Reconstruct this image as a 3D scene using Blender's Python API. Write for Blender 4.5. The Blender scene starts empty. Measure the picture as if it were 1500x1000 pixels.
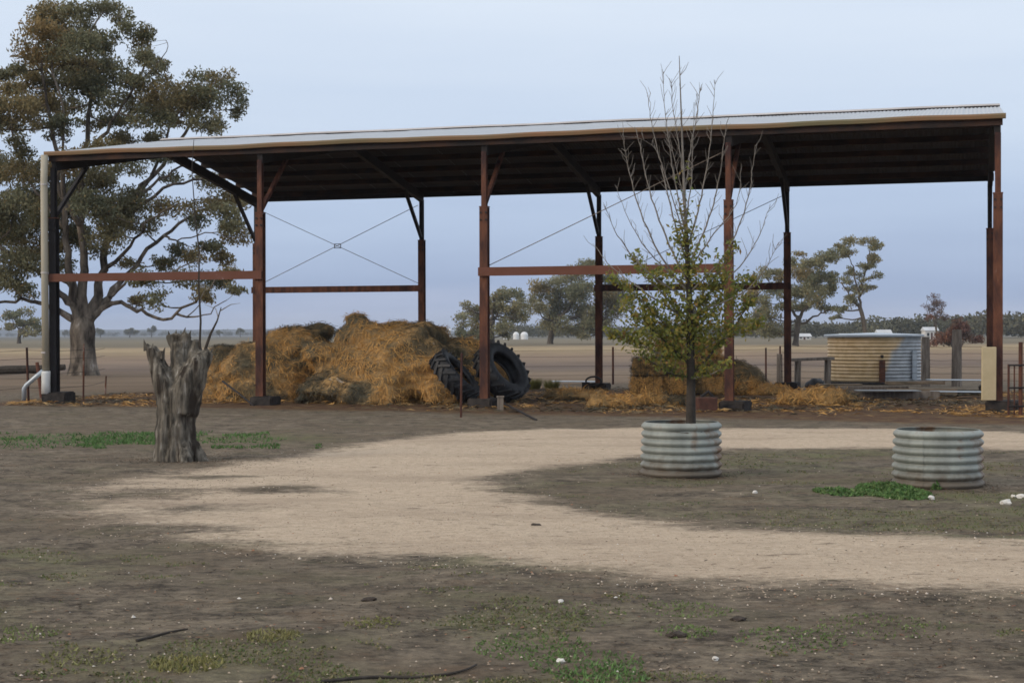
import bpy, bmesh, math, random
import numpy as np
from mathutils import Vector, Matrix, Euler, noise as mnoise

# ------------------------------------------------------------------ camera, sky, sun, exposure
scene = bpy.context.scene
COL = scene.collection
CAM_H, F_PX, PITCH, ROLL = 1.6, 2287.0, -0.0044, -0.0026      # photo is 1500 x 1000 px
cam_d = bpy.data.cameras.new('camera')
cam = bpy.data.objects.new('camera', cam_d)
COL.objects.link(cam)
cam_d.sensor_width = 36.0
cam_d.lens = F_PX / 1500.0 * 36.0
cam_d.clip_start, cam_d.clip_end = 0.1, 20000
cam.matrix_world = (Matrix.Translation((0, 0, CAM_H)) @ Matrix.Rotation(math.pi / 2 + PITCH, 4, 'X')
                    @ Matrix.Rotation(ROLL, 4, 'Z'))
scene.camera = cam
CAM_R = cam.matrix_world.to_3x3()

SUN_EL, SUN_AZ = math.radians(24), math.radians(-118)          # az measured from +Y (view) towards +X
SUN_DIR = Vector((math.sin(SUN_AZ) * math.cos(SUN_EL), math.cos(SUN_AZ) * math.cos(SUN_EL), math.sin(SUN_EL)))
world = bpy.data.worlds.new('World')
scene.world = world
world.use_nodes = True
wn, wl = world.node_tree.nodes, world.node_tree.links
wn.clear()
w_out = wn.new('ShaderNodeOutputWorld')
sky = wn.new('ShaderNodeTexSky')
sky.sky_type = 'NISHITA'
sky.sun_disc = False
sky.sun_elevation = SUN_EL
sky.sun_rotation = SUN_AZ
sky.dust_density = 3.0
bg1 = wn.new('ShaderNodeBackground')
bg1.inputs['Strength'].default_value = 0.06
wl.new(sky.outputs[0], bg1.inputs['Color'])
tc = wn.new('ShaderNodeTexCoord')
sep = wn.new('ShaderNodeSeparateXYZ')
wl.new(tc.outputs['Generated'], sep.inputs[0])
# overcast layer: grey-blue low cloud that brightens upwards, with faint long streaks
mp = wn.new('ShaderNodeMapping')
mp.inputs['Scale'].default_value = (1.6, 1.6, 14.0)
wl.new(tc.outputs['Generated'], mp.inputs[0])
nz = wn.new('ShaderNodeTexNoise')
nz.inputs['Scale'].default_value = 1.7
nz.inputs['Detail'].default_value = 5.0
wl.new(mp.outputs[0], nz.inputs['Vector'])
ma = wn.new('ShaderNodeMath'); ma.operation = 'MULTIPLY_ADD'
wl.new(nz.outputs[0], ma.inputs[0])
ma.inputs[1].default_value = 0.10
ma.inputs[2].default_value = -0.05
mb_ = wn.new('ShaderNodeMath'); mb_.operation = 'ADD'
wl.new(sep.outputs['Z'], mb_.inputs[0]); wl.new(ma.outputs[0], mb_.inputs[1])
rp = wn.new('ShaderNodeValToRGB')
cr = rp.color_ramp
cr.elements[0].position = 0.0; cr.elements[0].color = (0.44, 0.50, 0.66, 1)
cr.elements[1].position = 1.0; cr.elements[1].color = (0.86, 0.88, 0.92, 1)
for p, c in ((0.022, (0.33, 0.415, 0.595)), (0.08, (0.44, 0.54, 0.715)), (0.13, (0.55, 0.645, 0.79)), (0.21, (0.665, 0.745, 0.855)), (0.45, (0.76, 0.815, 0.88))):
    e = cr.elements.new(p); e.color = c + (1,)
wl.new(mb_.outputs[0], rp.inputs[0])
bg2 = wn.new('ShaderNodeBackground')
bg2.inputs['Strength'].default_value = 1.0
wl.new(rp.outputs[0], bg2.inputs['Color'])
mx = wn.new('ShaderNodeMixShader')
mx.inputs[0].default_value = 0.9
wl.new(bg1.outputs[0], mx.inputs[1]); wl.new(bg2.outputs[0], mx.inputs[2])
wl.new(mx.outputs[0], w_out.inputs['Surface'])

sun_d = bpy.data.lights.new('sun', 'SUN')
sun_d.energy = 1.1
sun_d.angle = math.radians(22)
sun_d.color = (1.0, 0.80, 0.56)
sun = bpy.data.objects.new('sun', sun_d)
COL.objects.link(sun)
sun.rotation_euler = SUN_DIR.to_track_quat('Z', 'Y').to_euler()

vs = scene.view_settings
vs.view_transform = 'Standard'; vs.look = 'None'; vs.gamma = 1.0
vs.exposure = 0.27
vs.use_curve_mapping = False
scene.render.engine = 'CYCLES'
scene.cycles.filter_width = 1.65            # the photograph is a soft, small-sensor picture

# ------------------------------------------------------------------ helpers
RND = random.Random(7)
NP = np.random.default_rng(11)

def ray(px, py):
    v = Vector(((px - 750) / F_PX, -(py - 500) / F_PX, -1.0))
    return CAM_R @ v

def at(px, py, depth):
    r = ray(px, py)
    return Vector((0, 0, CAM_H)) + r * (depth / r.y)

def gnd(px, py, z=0.0):
    r = ray(px, py)
    return Vector((0, 0, CAM_H)) + r * ((z - CAM_H) / r.z)

def thing(name, label, cat, loc=(0, 0, 0), rz=0.0, group=None):
    o = bpy.data.objects.new(name, None)
    COL.objects.link(o)
    o.location = loc; o.rotation_euler = (0, 0, rz)
    o.empty_display_size = 0.2
    tag(o, label, cat, group)
    return o

def tag(o, label, cat, group=None):
    o['label'] = label; o['category'] = cat
    if group: o['group'] = group
    return o

def link(name, me, mats, parent=None, smooth=False):
    o = bpy.data.objects.new(name, me)
    COL.objects.link(o)
    if mats is not None:
        for m in (mats if isinstance(mats, (list, tuple)) else [mats]):
            me.materials.append(m)
    if parent: o.parent = parent
    if smooth: me.shade_smooth()
    return o

def dup(o, parent, loc=None, rot=None, scale=None):
    c = o.copy(); COL.objects.link(c); c.parent = parent
    if loc is not None: c.location = loc
    if rot is not None: c.rotation_euler = rot
    if scale is not None: c.scale = scale
    return c

class MB:
    def __init__(self):
        self.v, self.f, self.m = [], [], []
    def add(self, vs_, fs, mi=0):
        n = len(self.v)
        self.v += [tuple(p) for p in vs_]
        self.f += [tuple(i + n for i in f) for f in fs]
        self.m += [mi] * len(fs)
    def box(self, c, s, rot=None, mi=0):
        hx, hy, hz = s[0] / 2, s[1] / 2, s[2] / 2
        ps = [Vector((x, y, z)) for z in (-hz, hz) for y in (-hy, hy) for x in (-hx, hx)]
        if rot is not None: ps = [rot @ p for p in ps]
        c = Vector(c)
        self.add([c + p for p in ps], [(0, 2, 3, 1), (4, 5, 7, 6), (0, 1, 5, 4), (2, 6, 7, 3), (0, 4, 6, 2), (1, 3, 7, 5)], mi)
    def beam(self, a, b, w, h, mi=0, up=(0, 0, 1)):
        a, b = Vector(a), Vector(b)
        d = (b - a)
        x = d.normalized()
        u = Vector(up)
        if abs(x.dot(u)) > 0.98: u = Vector((0, 1, 0))
        y = u.cross(x).normalized(); z = x.cross(y)
        R = Matrix((x, y, z)).transposed()
        self.box((a + b) / 2, (d.length, w, h), R, mi)
    def tube(self, pts, rad, n=8, mi=0, cap=True):
        pts = [Vector(p) for p in pts]
        if not isinstance(rad, (list, tuple)): rad = [rad] * len(pts)
        vs_, fs = [], []
        t0 = (pts[1] - pts[0]).normalized()
        u = t0.orthogonal().normalized()
        for i, p in enumerate(pts):
            t = (pts[min(i + 1, len(pts) - 1)] - pts[max(i - 1, 0)]).normalized()
            u = (u - t * u.dot(t))
            u = u.normalized() if u.length > 1e-6 else t.orthogonal().normalized()
            w = t.cross(u)
            for k in range(n):
                a = 2 * math.pi * k / n
                vs_.append(p + (u * math.cos(a) + w * math.sin(a)) * rad[i])
        for i in range(len(pts) - 1):
            for k in range(n):
                k2 = (k + 1) % n
                fs.append((i * n + k, i * n + k2, (i + 1) * n + k2, (i + 1) * n + k))
        if cap:
            fs.append(tuple(range(n - 1, -1, -1)))
            b = (len(pts) - 1) * n
            fs.append(tuple(range(b, b + n)))
        self.add(vs_, fs, mi)
    def lathe(self, prof, n=48, mi=0, wob=None):
        vs_, fs = [], []
        for (r, z) in prof:
            for k in range(n):
                a = 2 * math.pi * k / n
                rr = r * (1 + (wob(a, z) if wob else 0))
                vs_.append((rr * math.cos(a), rr * math.sin(a), z))
        for i in range(len(prof) - 1):
            for k in range(n):
                k2 = (k + 1) % n
                fs.append((i * n + k, i * n + k2, (i + 1) * n + k2, (i + 1) * n + k))
        self.add(vs_, fs, mi)
    def mesh(self, name):
        me = bpy.data.meshes.new(name)
        me.from_pydata(self.v, [], self.f)
        if any(self.m): me.polygons.foreach_set('material_index', self.m)
        me.update()
        return me
    def build(self, name, mats, parent=None, smooth=False):
        return link(name, self.mesh(name), mats, parent, smooth)

def quads_mesh(name, V, tint=None, k=4):
    """V: (N,k,3) array of polygons -> mesh; tint (N,3) stored as a colour attribute"""
    N = V.shape[0]
    me = bpy.data.meshes.new(name)
    me.vertices.add(N * k)
    me.vertices.foreach_set('co', V.reshape(-1).astype(np.float32))
    me.loops.add(N * k)
    me.loops.foreach_set('vertex_index', np.arange(N * k, dtype=np.int32))
    me.polygons.add(N)
    me.polygons.foreach_set('loop_start', np.arange(0, N * k, k, dtype=np.int32))
    if tint is not None:
        at_ = me.color_attributes.new('tint', 'FLOAT_COLOR', 'POINT')
        c = np.ones((N * k, 4), np.float32)
        c[:, :3] = np.repeat(tint, k, axis=0)
        at_.data.foreach_set('color', c.reshape(-1))
    me.update(calc_edges=True)
    me.validate()
    return me

def leaf_quads(C, L, W, droop=0.3, rng=NP, up_bias=0.0):
    """diamond leaves round centres C (N,3), lengths L, widths W"""
    N = len(C)
    d = rng.normal(size=(N, 3)); d[:, 2] -= droop
    d /= np.linalg.norm(d, axis=1, keepdims=True)
    r = rng.normal(size=(N, 3)); r[:, 2] += up_bias
    s = np.cross(d, r); s /= np.linalg.norm(s, axis=1, keepdims=True) + 1e-9
    L = np.asarray(L).reshape(-1, 1); W = np.asarray(W).reshape(-1, 1)
    a = C - d * L / 2; b = C + d * L / 2; m = C - d * L * 0.05
    return np.stack([a, m + s * W / 2, b, m - s * W / 2], axis=1)

def vnoise(x, y, seed=0):
    xi, yi = np.floor(x).astype(np.int64), np.floor(y).astype(np.int64)
    xf, yf = x - xi, y - yi
    def hsh(a, b):
        n = (a * 374761393 + b * 668265263 + seed * 1442695041) & 0x7fffffff
        n = ((n ^ (n >> 13)) * 1274126177) & 0x7fffffff
        return ((n ^ (n >> 16)) & 0xffff) / 65535.0
    u, v = xf * xf * (3 - 2 * xf), yf * yf * (3 - 2 * yf)
    return (hsh(xi, yi) * (1 - u) + hsh(xi + 1, yi) * u) * (1 - v) + (hsh(xi, yi + 1) * (1 - u) + hsh(xi + 1, yi + 1) * u) * v

def fbm(x, y, seed=0, oc=4):
    s, a, t = 0.0, 0.5, 0.0
    for o in range(oc):
        s = s + a * vnoise(x * 2 ** o, y * 2 ** o, seed + o); t += a; a *= 0.5
    return s / t

# ------------------------------------------------------------------ materials
def nodes_of(name):
    m = bpy.data.materials.new(name)
    m.use_nodes = True
    return m, m.node_tree.nodes, m.node_tree.links, m.node_tree.nodes['Principled BSDF']

def mat(name, cols, scale=6.0, rough=0.8, bump=0.25, bscale=None, metal=0.0, stretch=(1, 1, 1), detail=6, spec=0.3, contrast=(0.32, 0.68), spots=None, mud=None):
    """noise-mottled material; cols = list of colours across the noise range; spots = (colour, scale, threshold)"""
    m, n, l, b = nodes_of(name)
    t = n.new('ShaderNodeTexCoord'); mp = n.new('ShaderNodeMapping')
    mp.inputs['Scale'].default_value = stretch
    l.new(t.outputs['Object'], mp.inputs[0])
    z = n.new('ShaderNodeTexNoise'); z.inputs['Scale'].default_value = scale; z.inputs['Detail'].default_value = detail
    z.inputs['Roughness'].default_value = 0.62
    l.new(mp.outputs[0], z.inputs['Vector'])
    r = n.new('ShaderNodeValToRGB')
    k = len(cols)
    for i, c in enumerate(cols):
        p = contrast[0] + (contrast[1] - contrast[0]) * (i / max(1, k - 1))
        e = r.color_ramp.elements[0] if i == 0 else (r.color_ramp.elements[1] if i == k - 1 and k > 1 else r.color_ramp.elements.new(p))
        e.position = p; e.color = tuple(c) + (1,)
    l.new(z.outputs[0], r.inputs[0])
    out = r.outputs[0]
    if spots:
        z2 = n.new('ShaderNodeTexNoise'); z2.inputs['Scale'].default_value = spots[1]; z2.inputs['Detail'].default_value = 4
        l.new(mp.outputs[0], z2.inputs['Vector'])
        mr = n.new('ShaderNodeMapRange'); mr.inputs[1].default_value = spots[2]; mr.inputs[2].default_value = spots[2] + 0.08
        l.new(z2.outputs[0], mr.inputs[0])
        mxx = n.new('ShaderNodeMix'); mxx.data_type = 'RGBA'
        l.new(mr.outputs[0], mxx.inputs[0]); l.new(out, mxx.inputs[6]); mxx.inputs[7].default_value = tuple(spots[0]) + (1,)
        out = mxx.outputs[2]
    if mud:                                            # soil splashed up from the ground
        sx = n.new('ShaderNodeSeparateXYZ'); l.new(t.outputs['Object'], sx.inputs[0])
        z4 = n.new('ShaderNodeTexNoise'); z4.inputs['Scale'].default_value = 9; z4.inputs['Detail'].default_value = 6
        l.new(t.outputs['Object'], z4.inputs['Vector'])
        q = n.new('ShaderNodeMath'); q.operation = 'MULTIPLY_ADD'; l.new(z4.outputs[0], q.inputs[0]); q.inputs[1].default_value = -mud; l.new(sx.outputs['Z'], q.inputs[2])
        m2 = n.new('ShaderNodeMapRange'); l.new(q.outputs[0], m2.inputs[0]); m2.inputs[1].default_value = -0.10; m2.inputs[2].default_value = 0.06; m2.inputs[3].default_value = 0.85; m2.inputs[4].default_value = 0
        m3 = n.new('ShaderNodeMix'); m3.data_type = 'RGBA'; l.new(m2.outputs[0], m3.inputs[0]); l.new(out, m3.inputs[6]); m3.inputs[7].default_value = (0.12, 0.092, 0.066, 1)
        out = m3.outputs[2]
    l.new(out, b.inputs['Base Color'])
    b.inputs['Roughness'].default_value = rough; b.inputs['Metallic'].default_value = metal
    b.inputs['Specular IOR Level'].default_value = spec
    if bump:
        z3 = n.new('ShaderNodeTexNoise'); z3.inputs['Scale'].default_value = bscale or scale * 3; z3.inputs['Detail'].default_value = 5
        l.new(mp.outputs[0], z3.inputs['Vector'])
        bp = n.new('ShaderNodeBump'); bp.inputs['Strength'].default_value = bump; bp.inputs['Distance'].default_value = 0.02
        l.new(z3.outputs[0], bp.inputs['Height']); l.new(bp.outputs[0], b.inputs['Normal'])
    return m

def leaf_mat(name, trans=0.25, rough=0.6):
    m, n, l, b = nodes_of(name)
    a = n.new('ShaderNodeAttribute'); a.attribute_name = 'tint'
    l.new(a.outputs['Color'], b.inputs['Base Color'])
    b.inputs['Roughness'].default_value = rough; b.inputs['Specular IOR Level'].default_value = 0.25
    if trans:
        tr = n.new('ShaderNodeBsdfTranslucent'); l.new(a.outputs['Color'], tr.inputs['Color'])
        ms = n.new('ShaderNodeMixShader'); ms.inputs[0].default_value = trans
        l.new(b.outputs[0], ms.inputs[1]); l.new(tr.outputs[0], ms.inputs[2])
        l.new(ms.outputs[0], n['Material Output'].inputs['Surface'])
    return m

MAT = dict(
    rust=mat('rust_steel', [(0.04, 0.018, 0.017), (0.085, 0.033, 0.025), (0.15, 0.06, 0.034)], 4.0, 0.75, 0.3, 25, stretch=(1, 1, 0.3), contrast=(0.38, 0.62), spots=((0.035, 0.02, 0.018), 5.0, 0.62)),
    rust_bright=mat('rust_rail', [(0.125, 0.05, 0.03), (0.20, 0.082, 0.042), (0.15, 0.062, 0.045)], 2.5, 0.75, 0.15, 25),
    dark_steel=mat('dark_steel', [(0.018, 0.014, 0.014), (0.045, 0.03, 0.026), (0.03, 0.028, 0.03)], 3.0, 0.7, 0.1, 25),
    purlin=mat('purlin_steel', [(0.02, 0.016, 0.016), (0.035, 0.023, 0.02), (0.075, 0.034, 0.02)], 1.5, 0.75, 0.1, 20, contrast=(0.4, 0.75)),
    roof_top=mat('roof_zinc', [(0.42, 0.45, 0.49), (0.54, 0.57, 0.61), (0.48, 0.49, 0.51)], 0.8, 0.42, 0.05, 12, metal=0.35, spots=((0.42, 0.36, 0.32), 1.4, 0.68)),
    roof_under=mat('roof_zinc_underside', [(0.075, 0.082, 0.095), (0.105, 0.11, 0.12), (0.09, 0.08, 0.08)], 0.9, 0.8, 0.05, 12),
    ridge=mat('ridge_zinc', [(0.40, 0.36, 0.34), (0.55, 0.52, 0.51)], 1.2, 0.5, 0.1, metal=0.3),
    gutter=mat('gutter_paint', [(0.17, 0.15, 0.085), (0.26, 0.22, 0.14), (0.30, 0.14, 0.075)], 0.35, 0.6, 0.1, 20, contrast=(0.38, 0.70)),
    fascia=mat('fascia_rust', [(0.10, 0.04, 0.025), (0.19, 0.075, 0.04)], 0.7, 0.7, 0.1, 20),
    pipe=mat('pipe_zinc', [(0.36, 0.33, 0.26), (0.50, 0.46, 0.36)], 1.2, 0.5, 0.05, 20, stretch=(1, 1, 0.4)),
    pvc=mat('white_pvc', [(0.62, 0.63, 0.62), (0.78, 0.79, 0.78)], 5, 0.45, 0.02),
    zinc_blue=mat('zinc_bright', [(0.36, 0.42, 0.48), (0.5, 0.55, 0.6)], 3, 0.4, 0.05, metal=0.4),
    galv=mat('weathered_zinc', [(0.20, 0.215, 0.20), (0.30, 0.325, 0.305), (0.37, 0.395, 0.37)], 3.2, 0.6, 0.08, 40, metal=0.1, stretch=(1, 1, 0.35), spots=((0.20, 0.13, 0.085), 3.2, 0.60), mud=0.32),
    concrete=mat('old_concrete', [(0.018, 0.017, 0.018), (0.05, 0.043, 0.04)], 7, 0.9, 0.4),
    timber=mat('grey_timber', [(0.10, 0.08, 0.065), (0.19, 0.16, 0.135), (0.26, 0.22, 0.185)], 4, 0.85, 0.4, 20, stretch=(3, 3, 0.5)),
    plank=mat('weathered_plank', [(0.10, 0.085, 0.06), (0.20, 0.16, 0.115), (0.30, 0.22, 0.15)], 4, 0.85, 0.3, 20, stretch=(0.5, 3, 3)),
    dead_wood=mat('dead_wood', [(0.030, 0.026, 0.021), (0.075, 0.066, 0.053), (0.19, 0.17, 0.14)], 8, 0.9, 1.0, 22, stretch=(1.8, 1.8, 0.22), contrast=(0.38, 0.60), detail=9, spots=((0.03, 0.023, 0.018), 3.6, 0.55)),
    bark=mat('gum_bark', [(0.04, 0.033, 0.028), (0.09, 0.073, 0.06), (0.22, 0.185, 0.15)], 2.0, 0.9, 0.9, 7, stretch=(1.5, 1.5, 0.5), contrast=(0.38, 0.62)),
    dark_bark=mat('dark_bark', [(0.03, 0.026, 0.022), (0.065, 0.055, 0.047)], 12, 0.9, 0.4, 40),
    twig=mat('grey_twig', [(0.15, 0.135, 0.12), (0.26, 0.235, 0.21)], 12, 0.85, 0.0),
    far_bark=mat('far_bark', [(0.07, 0.06, 0.05), (0.14, 0.12, 0.10)], 1, 0.9, 0.0),
    rubber=mat('tyre_rubber', [(0.010, 0.011, 0.014), (0.022, 0.024, 0.030), (0.035, 0.036, 0.04)], 5, 0.6, 0.1, 30, spec=0.4),
    soil=mat('planter_soil', [(0.05, 0.038, 0.03), (0.10, 0.075, 0.055)], 12, 0.95, 0.6, 30),
    cream=mat('cream_paint', [(0.50, 0.41, 0.25), (0.60, 0.50, 0.32)], 3, 0.6, 0.05),
    white_stone=mat('white_stone', [(0.55, 0.52, 0.48), (0.75, 0.73, 0.69)], 20, 0.8, 0.3),
    clod=mat('dark_clod', [(0.035, 0.028, 0.024), (0.075, 0.06, 0.05)], 25, 0.95, 0.6),
    hay_core=mat('hay', [(0.10, 0.088, 0.058), (0.17, 0.14, 0.085), (0.34, 0.22, 0.10), (0.50, 0.31, 0.13)], 1.35, 0.95, 0.9, 16, detail=9, contrast=(0.40, 0.66)),
    bale_core=mat('bale_hay', [(0.15, 0.105, 0.05), (0.28, 0.185, 0.08), (0.42, 0.25, 0.095)], 5.0, 0.95, 0.9, 34, detail=9),
    house_wall=mat('house_wall', [(0.55, 0.54, 0.52), (0.66, 0.65, 0.63)], 0.5, 0.8, 0.0),
    house_roof=mat('house_roof', [(0.5, 0.52, 0.55), (0.62, 0.64, 0.66)], 0.5, 0.5, 0.0),
    silo=mat('silo_white', [(0.66, 0.68, 0.70), (0.78, 0.79, 0.80)], 0.3, 0.5, 0.0),
    glass=mat('dark_glass', [(0.02, 0.025, 0.03), (0.04, 0.045, 0.05)], 1, 0.2, 0.0, spec=0.5),
    hill=mat('hill_scrub', [(0.045, 0.055, 0.06), (0.07, 0.08, 0.08)], 0.02, 0.95, 0.0),
    leaf=leaf_mat('leaf', 0.38), straw=leaf_mat('straw', 0.15, 0.7), grass=leaf_mat('grass_blade', 0.2, 0.7),
    litter=leaf_mat('litter', 0.0, 0.8), pebble=leaf_mat('pebble', 0.0, 0.85),
    leaf_far=leaf_mat('leaf_far', 0.0, 0.8),
)

# ------------------------------------------------------------------ shed frame of reference
SH_X, SH_Y, SH_TH, SH_L, SH_W, SH_H, SH_R = -10.954, 37.39, -0.28445, 21.57, 11.056, 5.98, 0.93
ct, st = math.cos(SH_TH), math.sin(SH_TH)
def shed_pt(s, t, z=0.0):
    return Vector((SH_X + s * ct - t * st, SH_Y + s * st + t * ct, z))

# ------------------------------------------------------------------ ground
def axis(lo_far, lo, hi, hi_far, step, ratio=1.28):
    mid = list(np.arange(lo, hi + 1e-6, step))
    a, d, left = lo, step, []
    while a > lo_far:
        d *= ratio; a -= d; left.append(a)
    b, d, right = mid[-1], step, []
    while b < hi_far:
        d *= ratio; b += d; right.append(b)
    return np.array(left[::-1] + mid + right)

gx = axis(-5000, -9.5, 9.5, 5000, 0.11)
gy = np.concatenate([axis(-120, 5.5, 26.0, 26.0, 0.11), np.arange(26.4, 60, 0.32)])
b, d, ext = gy[-1], 0.4, []
while b < 7000:
    d *= 1.16; b += d; ext.append(b)
gy = np.concatenate([gy, ext])
GX, GY = np.meshgrid(gx, gy)
SHP = GX.shape

def ground_z(x, y):
    x = np.asarray(x, float); y = np.asarray(y, float)
    z = (fbm(x * 0.8, y * 0.8, 3, 3) - 0.5) * 0.05 + (fbm(x * 4, y * 4, 8, 3) - 0.5) * 0.022
    fade = np.clip((70 - y) / 30, 0, 1) * np.clip((y + 20) / 20, 0, 1)
    return z * fade

def sd_poly(x, y, poly):
    """signed distance, positive inside"""
    best = np.full(x.shape, 1e9); inside = np.zeros(x.shape, bool)
    n = len(poly)
    for i in range(n):
        ax, ay = poly[i]; bx, by = poly[(i + 1) % n]
        ex, ey = bx - ax, by - ay
        t = np.clip(((x - ax) * ex + (y - ay) * ey) / (ex * ex + ey * ey + 1e-9), 0, 1)
        best = np.minimum(best, np.hypot(x - ax - ex * t, y - ay - ey * t))
        cond = ((ay > y) != (by > y)) & (x < (bx - ax) * (y - ay) / (by - ay + 1e-12) + ax)
        inside ^= cond
    return np.where(inside, best, -best)

def gpoly(pts):
    return [tuple(gnd(px, py)[:2]) for px, py in pts]

DRIVE = gpoly([(4200, 900), (1800, 874), (1500, 866), (1300, 862), (1100, 854), (950, 844), (800, 828), (600, 812), (450, 803), (320, 792), (230, 775), (140, 752),
               (110, 728), (200, 700), (300, 686), (400, 671), (500, 656), (600, 642), (700, 633), (800, 629), (950, 627), (1300, 628), (1500, 633), (1800, 638), (3200, 650)])
ISLAND = gpoly([(3000, 690), (1800, 668), (1500, 661), (1310, 657), (1060, 657), (940, 668), (850, 681), (760, 691), (695, 704), (745, 726), (800, 740), (900, 755), (1000, 768),
                (1200, 781), (1500, 792), (1800, 800), (3600, 815)])
def gravel_sd(x, y):
    s = np.minimum(sd_poly(x, y, DRIVE), -sd_poly(x, y, ISLAND))
    for px, py, rx, ry in ((405, 718, 0.42, 0.32), (205, 726, 0.6, 0.4), (290, 700, 0.5, 0.15), (275, 745, 0.4, 0.3), (225, 775, 0.5, 0.3)):
        g = gnd(px, py)
        s = np.minimum(s, (np.hypot((x - g.x) / rx, (y - g.y) / ry) - 1.0) * 0.35)
    return s

near = (GY < 60) & (GY > 0) & (np.abs(GX) < 40)
sd = np.full(SHP, -3.0)
sd[near] = gravel_sd(GX[near], GY[near])
A_gravel = np.clip(0.5 + sd * np.where((GX < -3.5) & (GY < 19), 0.33, 0.55), 0, 1)                       # 0.5 at the edge, +-1 m
# straw-strewn red soil under and before the shed (shed-local s,t)
LS = (GX - SH_X) * ct + (GY - SH_Y) * st
LT = -(GX - SH_X) * st + (GY - SH_Y) * ct
ds = np.minimum.reduce([LS + 1.5, SH_L + 6.0 - LS, LT + 1.6 + 3.2 * np.clip(LS / SH_L - 0.25, 0, 1), SH_W + 1.0 - LT])
A_straw = np.clip(0.5 + ds * 0.35, 0, 1)
# green: strip beside the stump and patches in front
def strip(px0, px1, py, half):
    a = gnd(px0, py); c = gnd(px1, py)
    return np.clip(1 - np.abs(GY - (a.y + c.y) / 2) / half, 0, 1) * np.clip((GX - a.x + 1) / 1.0, 0, 1) * np.clip((c.x + 0.5 - GX) / 1.0, 0, 1)
A_green = strip(-300, 470, 643, 1.5)
A_green = np.maximum(A_green, np.where((GY < 12.5) & (GY > 4), np.clip(fbm(GX * 0.55 + 3, GY * 0.9, 31, 3) * 2.6 - 1.05, 0, 0.6), 0))
isl = np.zeros(SHP); isl[near] = np.clip(sd_poly(GX[near], GY[near], ISLAND) * 1.5, 0, 1)
A_green = np.maximum(A_green, isl * np.clip(fbm(GX * 0.6, GY * 1.3, 41, 3) * 2.4 - 0.95, 0, 0.7))

GZ = ground_z(GX, GY)
def grid_mesh(name, X, Y, Z, mask=None):
    h, w = X.shape
    idx = np.arange(h * w).reshape(h, w)
    q = np.stack([idx[:-1, :-1], idx[:-1, 1:], idx[1:, 1:], idx[1:, :-1]], -1).reshape(-1, 4)
    if mask is not None:
        mm = (mask[:-1, :-1] | mask[1:, 1:] | mask[:-1, 1:] | mask[1:, :-1]).reshape(-1)
        q = q[mm]
    used = np.unique(q); remap = -np.ones(h * w, np.int64); remap[used] = np.arange(len(used)); q = remap[q]
    co = np.stack([X, Y, Z], -1).reshape(-1, 3)[used]
    me = bpy.data.meshes.new(name)
    me.vertices.add(len(used)); me.vertices.foreach_set('co', co.astype(np.float32).reshape(-1))
    me.loops.add(q.size); me.loops.foreach_set('vertex_index', q.reshape(-1).astype(np.int32))
    me.polygons.add(len(q)); me.polygons.foreach_set('loop_start', np.arange(0, q.size, 4, dtype=np.int32))
    a = me.color_attributes.new('zone', 'FLOAT_COLOR', 'POINT')
    c = np.stack([A_gravel, A_straw, A_green, np.ones(SHP)], -1).reshape(-1, 4)[used]
    a.data.foreach_set('color', c.astype(np.float32).reshape(-1))
    me.update(calc_edges=True); me.shade_smooth()
    return me

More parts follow.
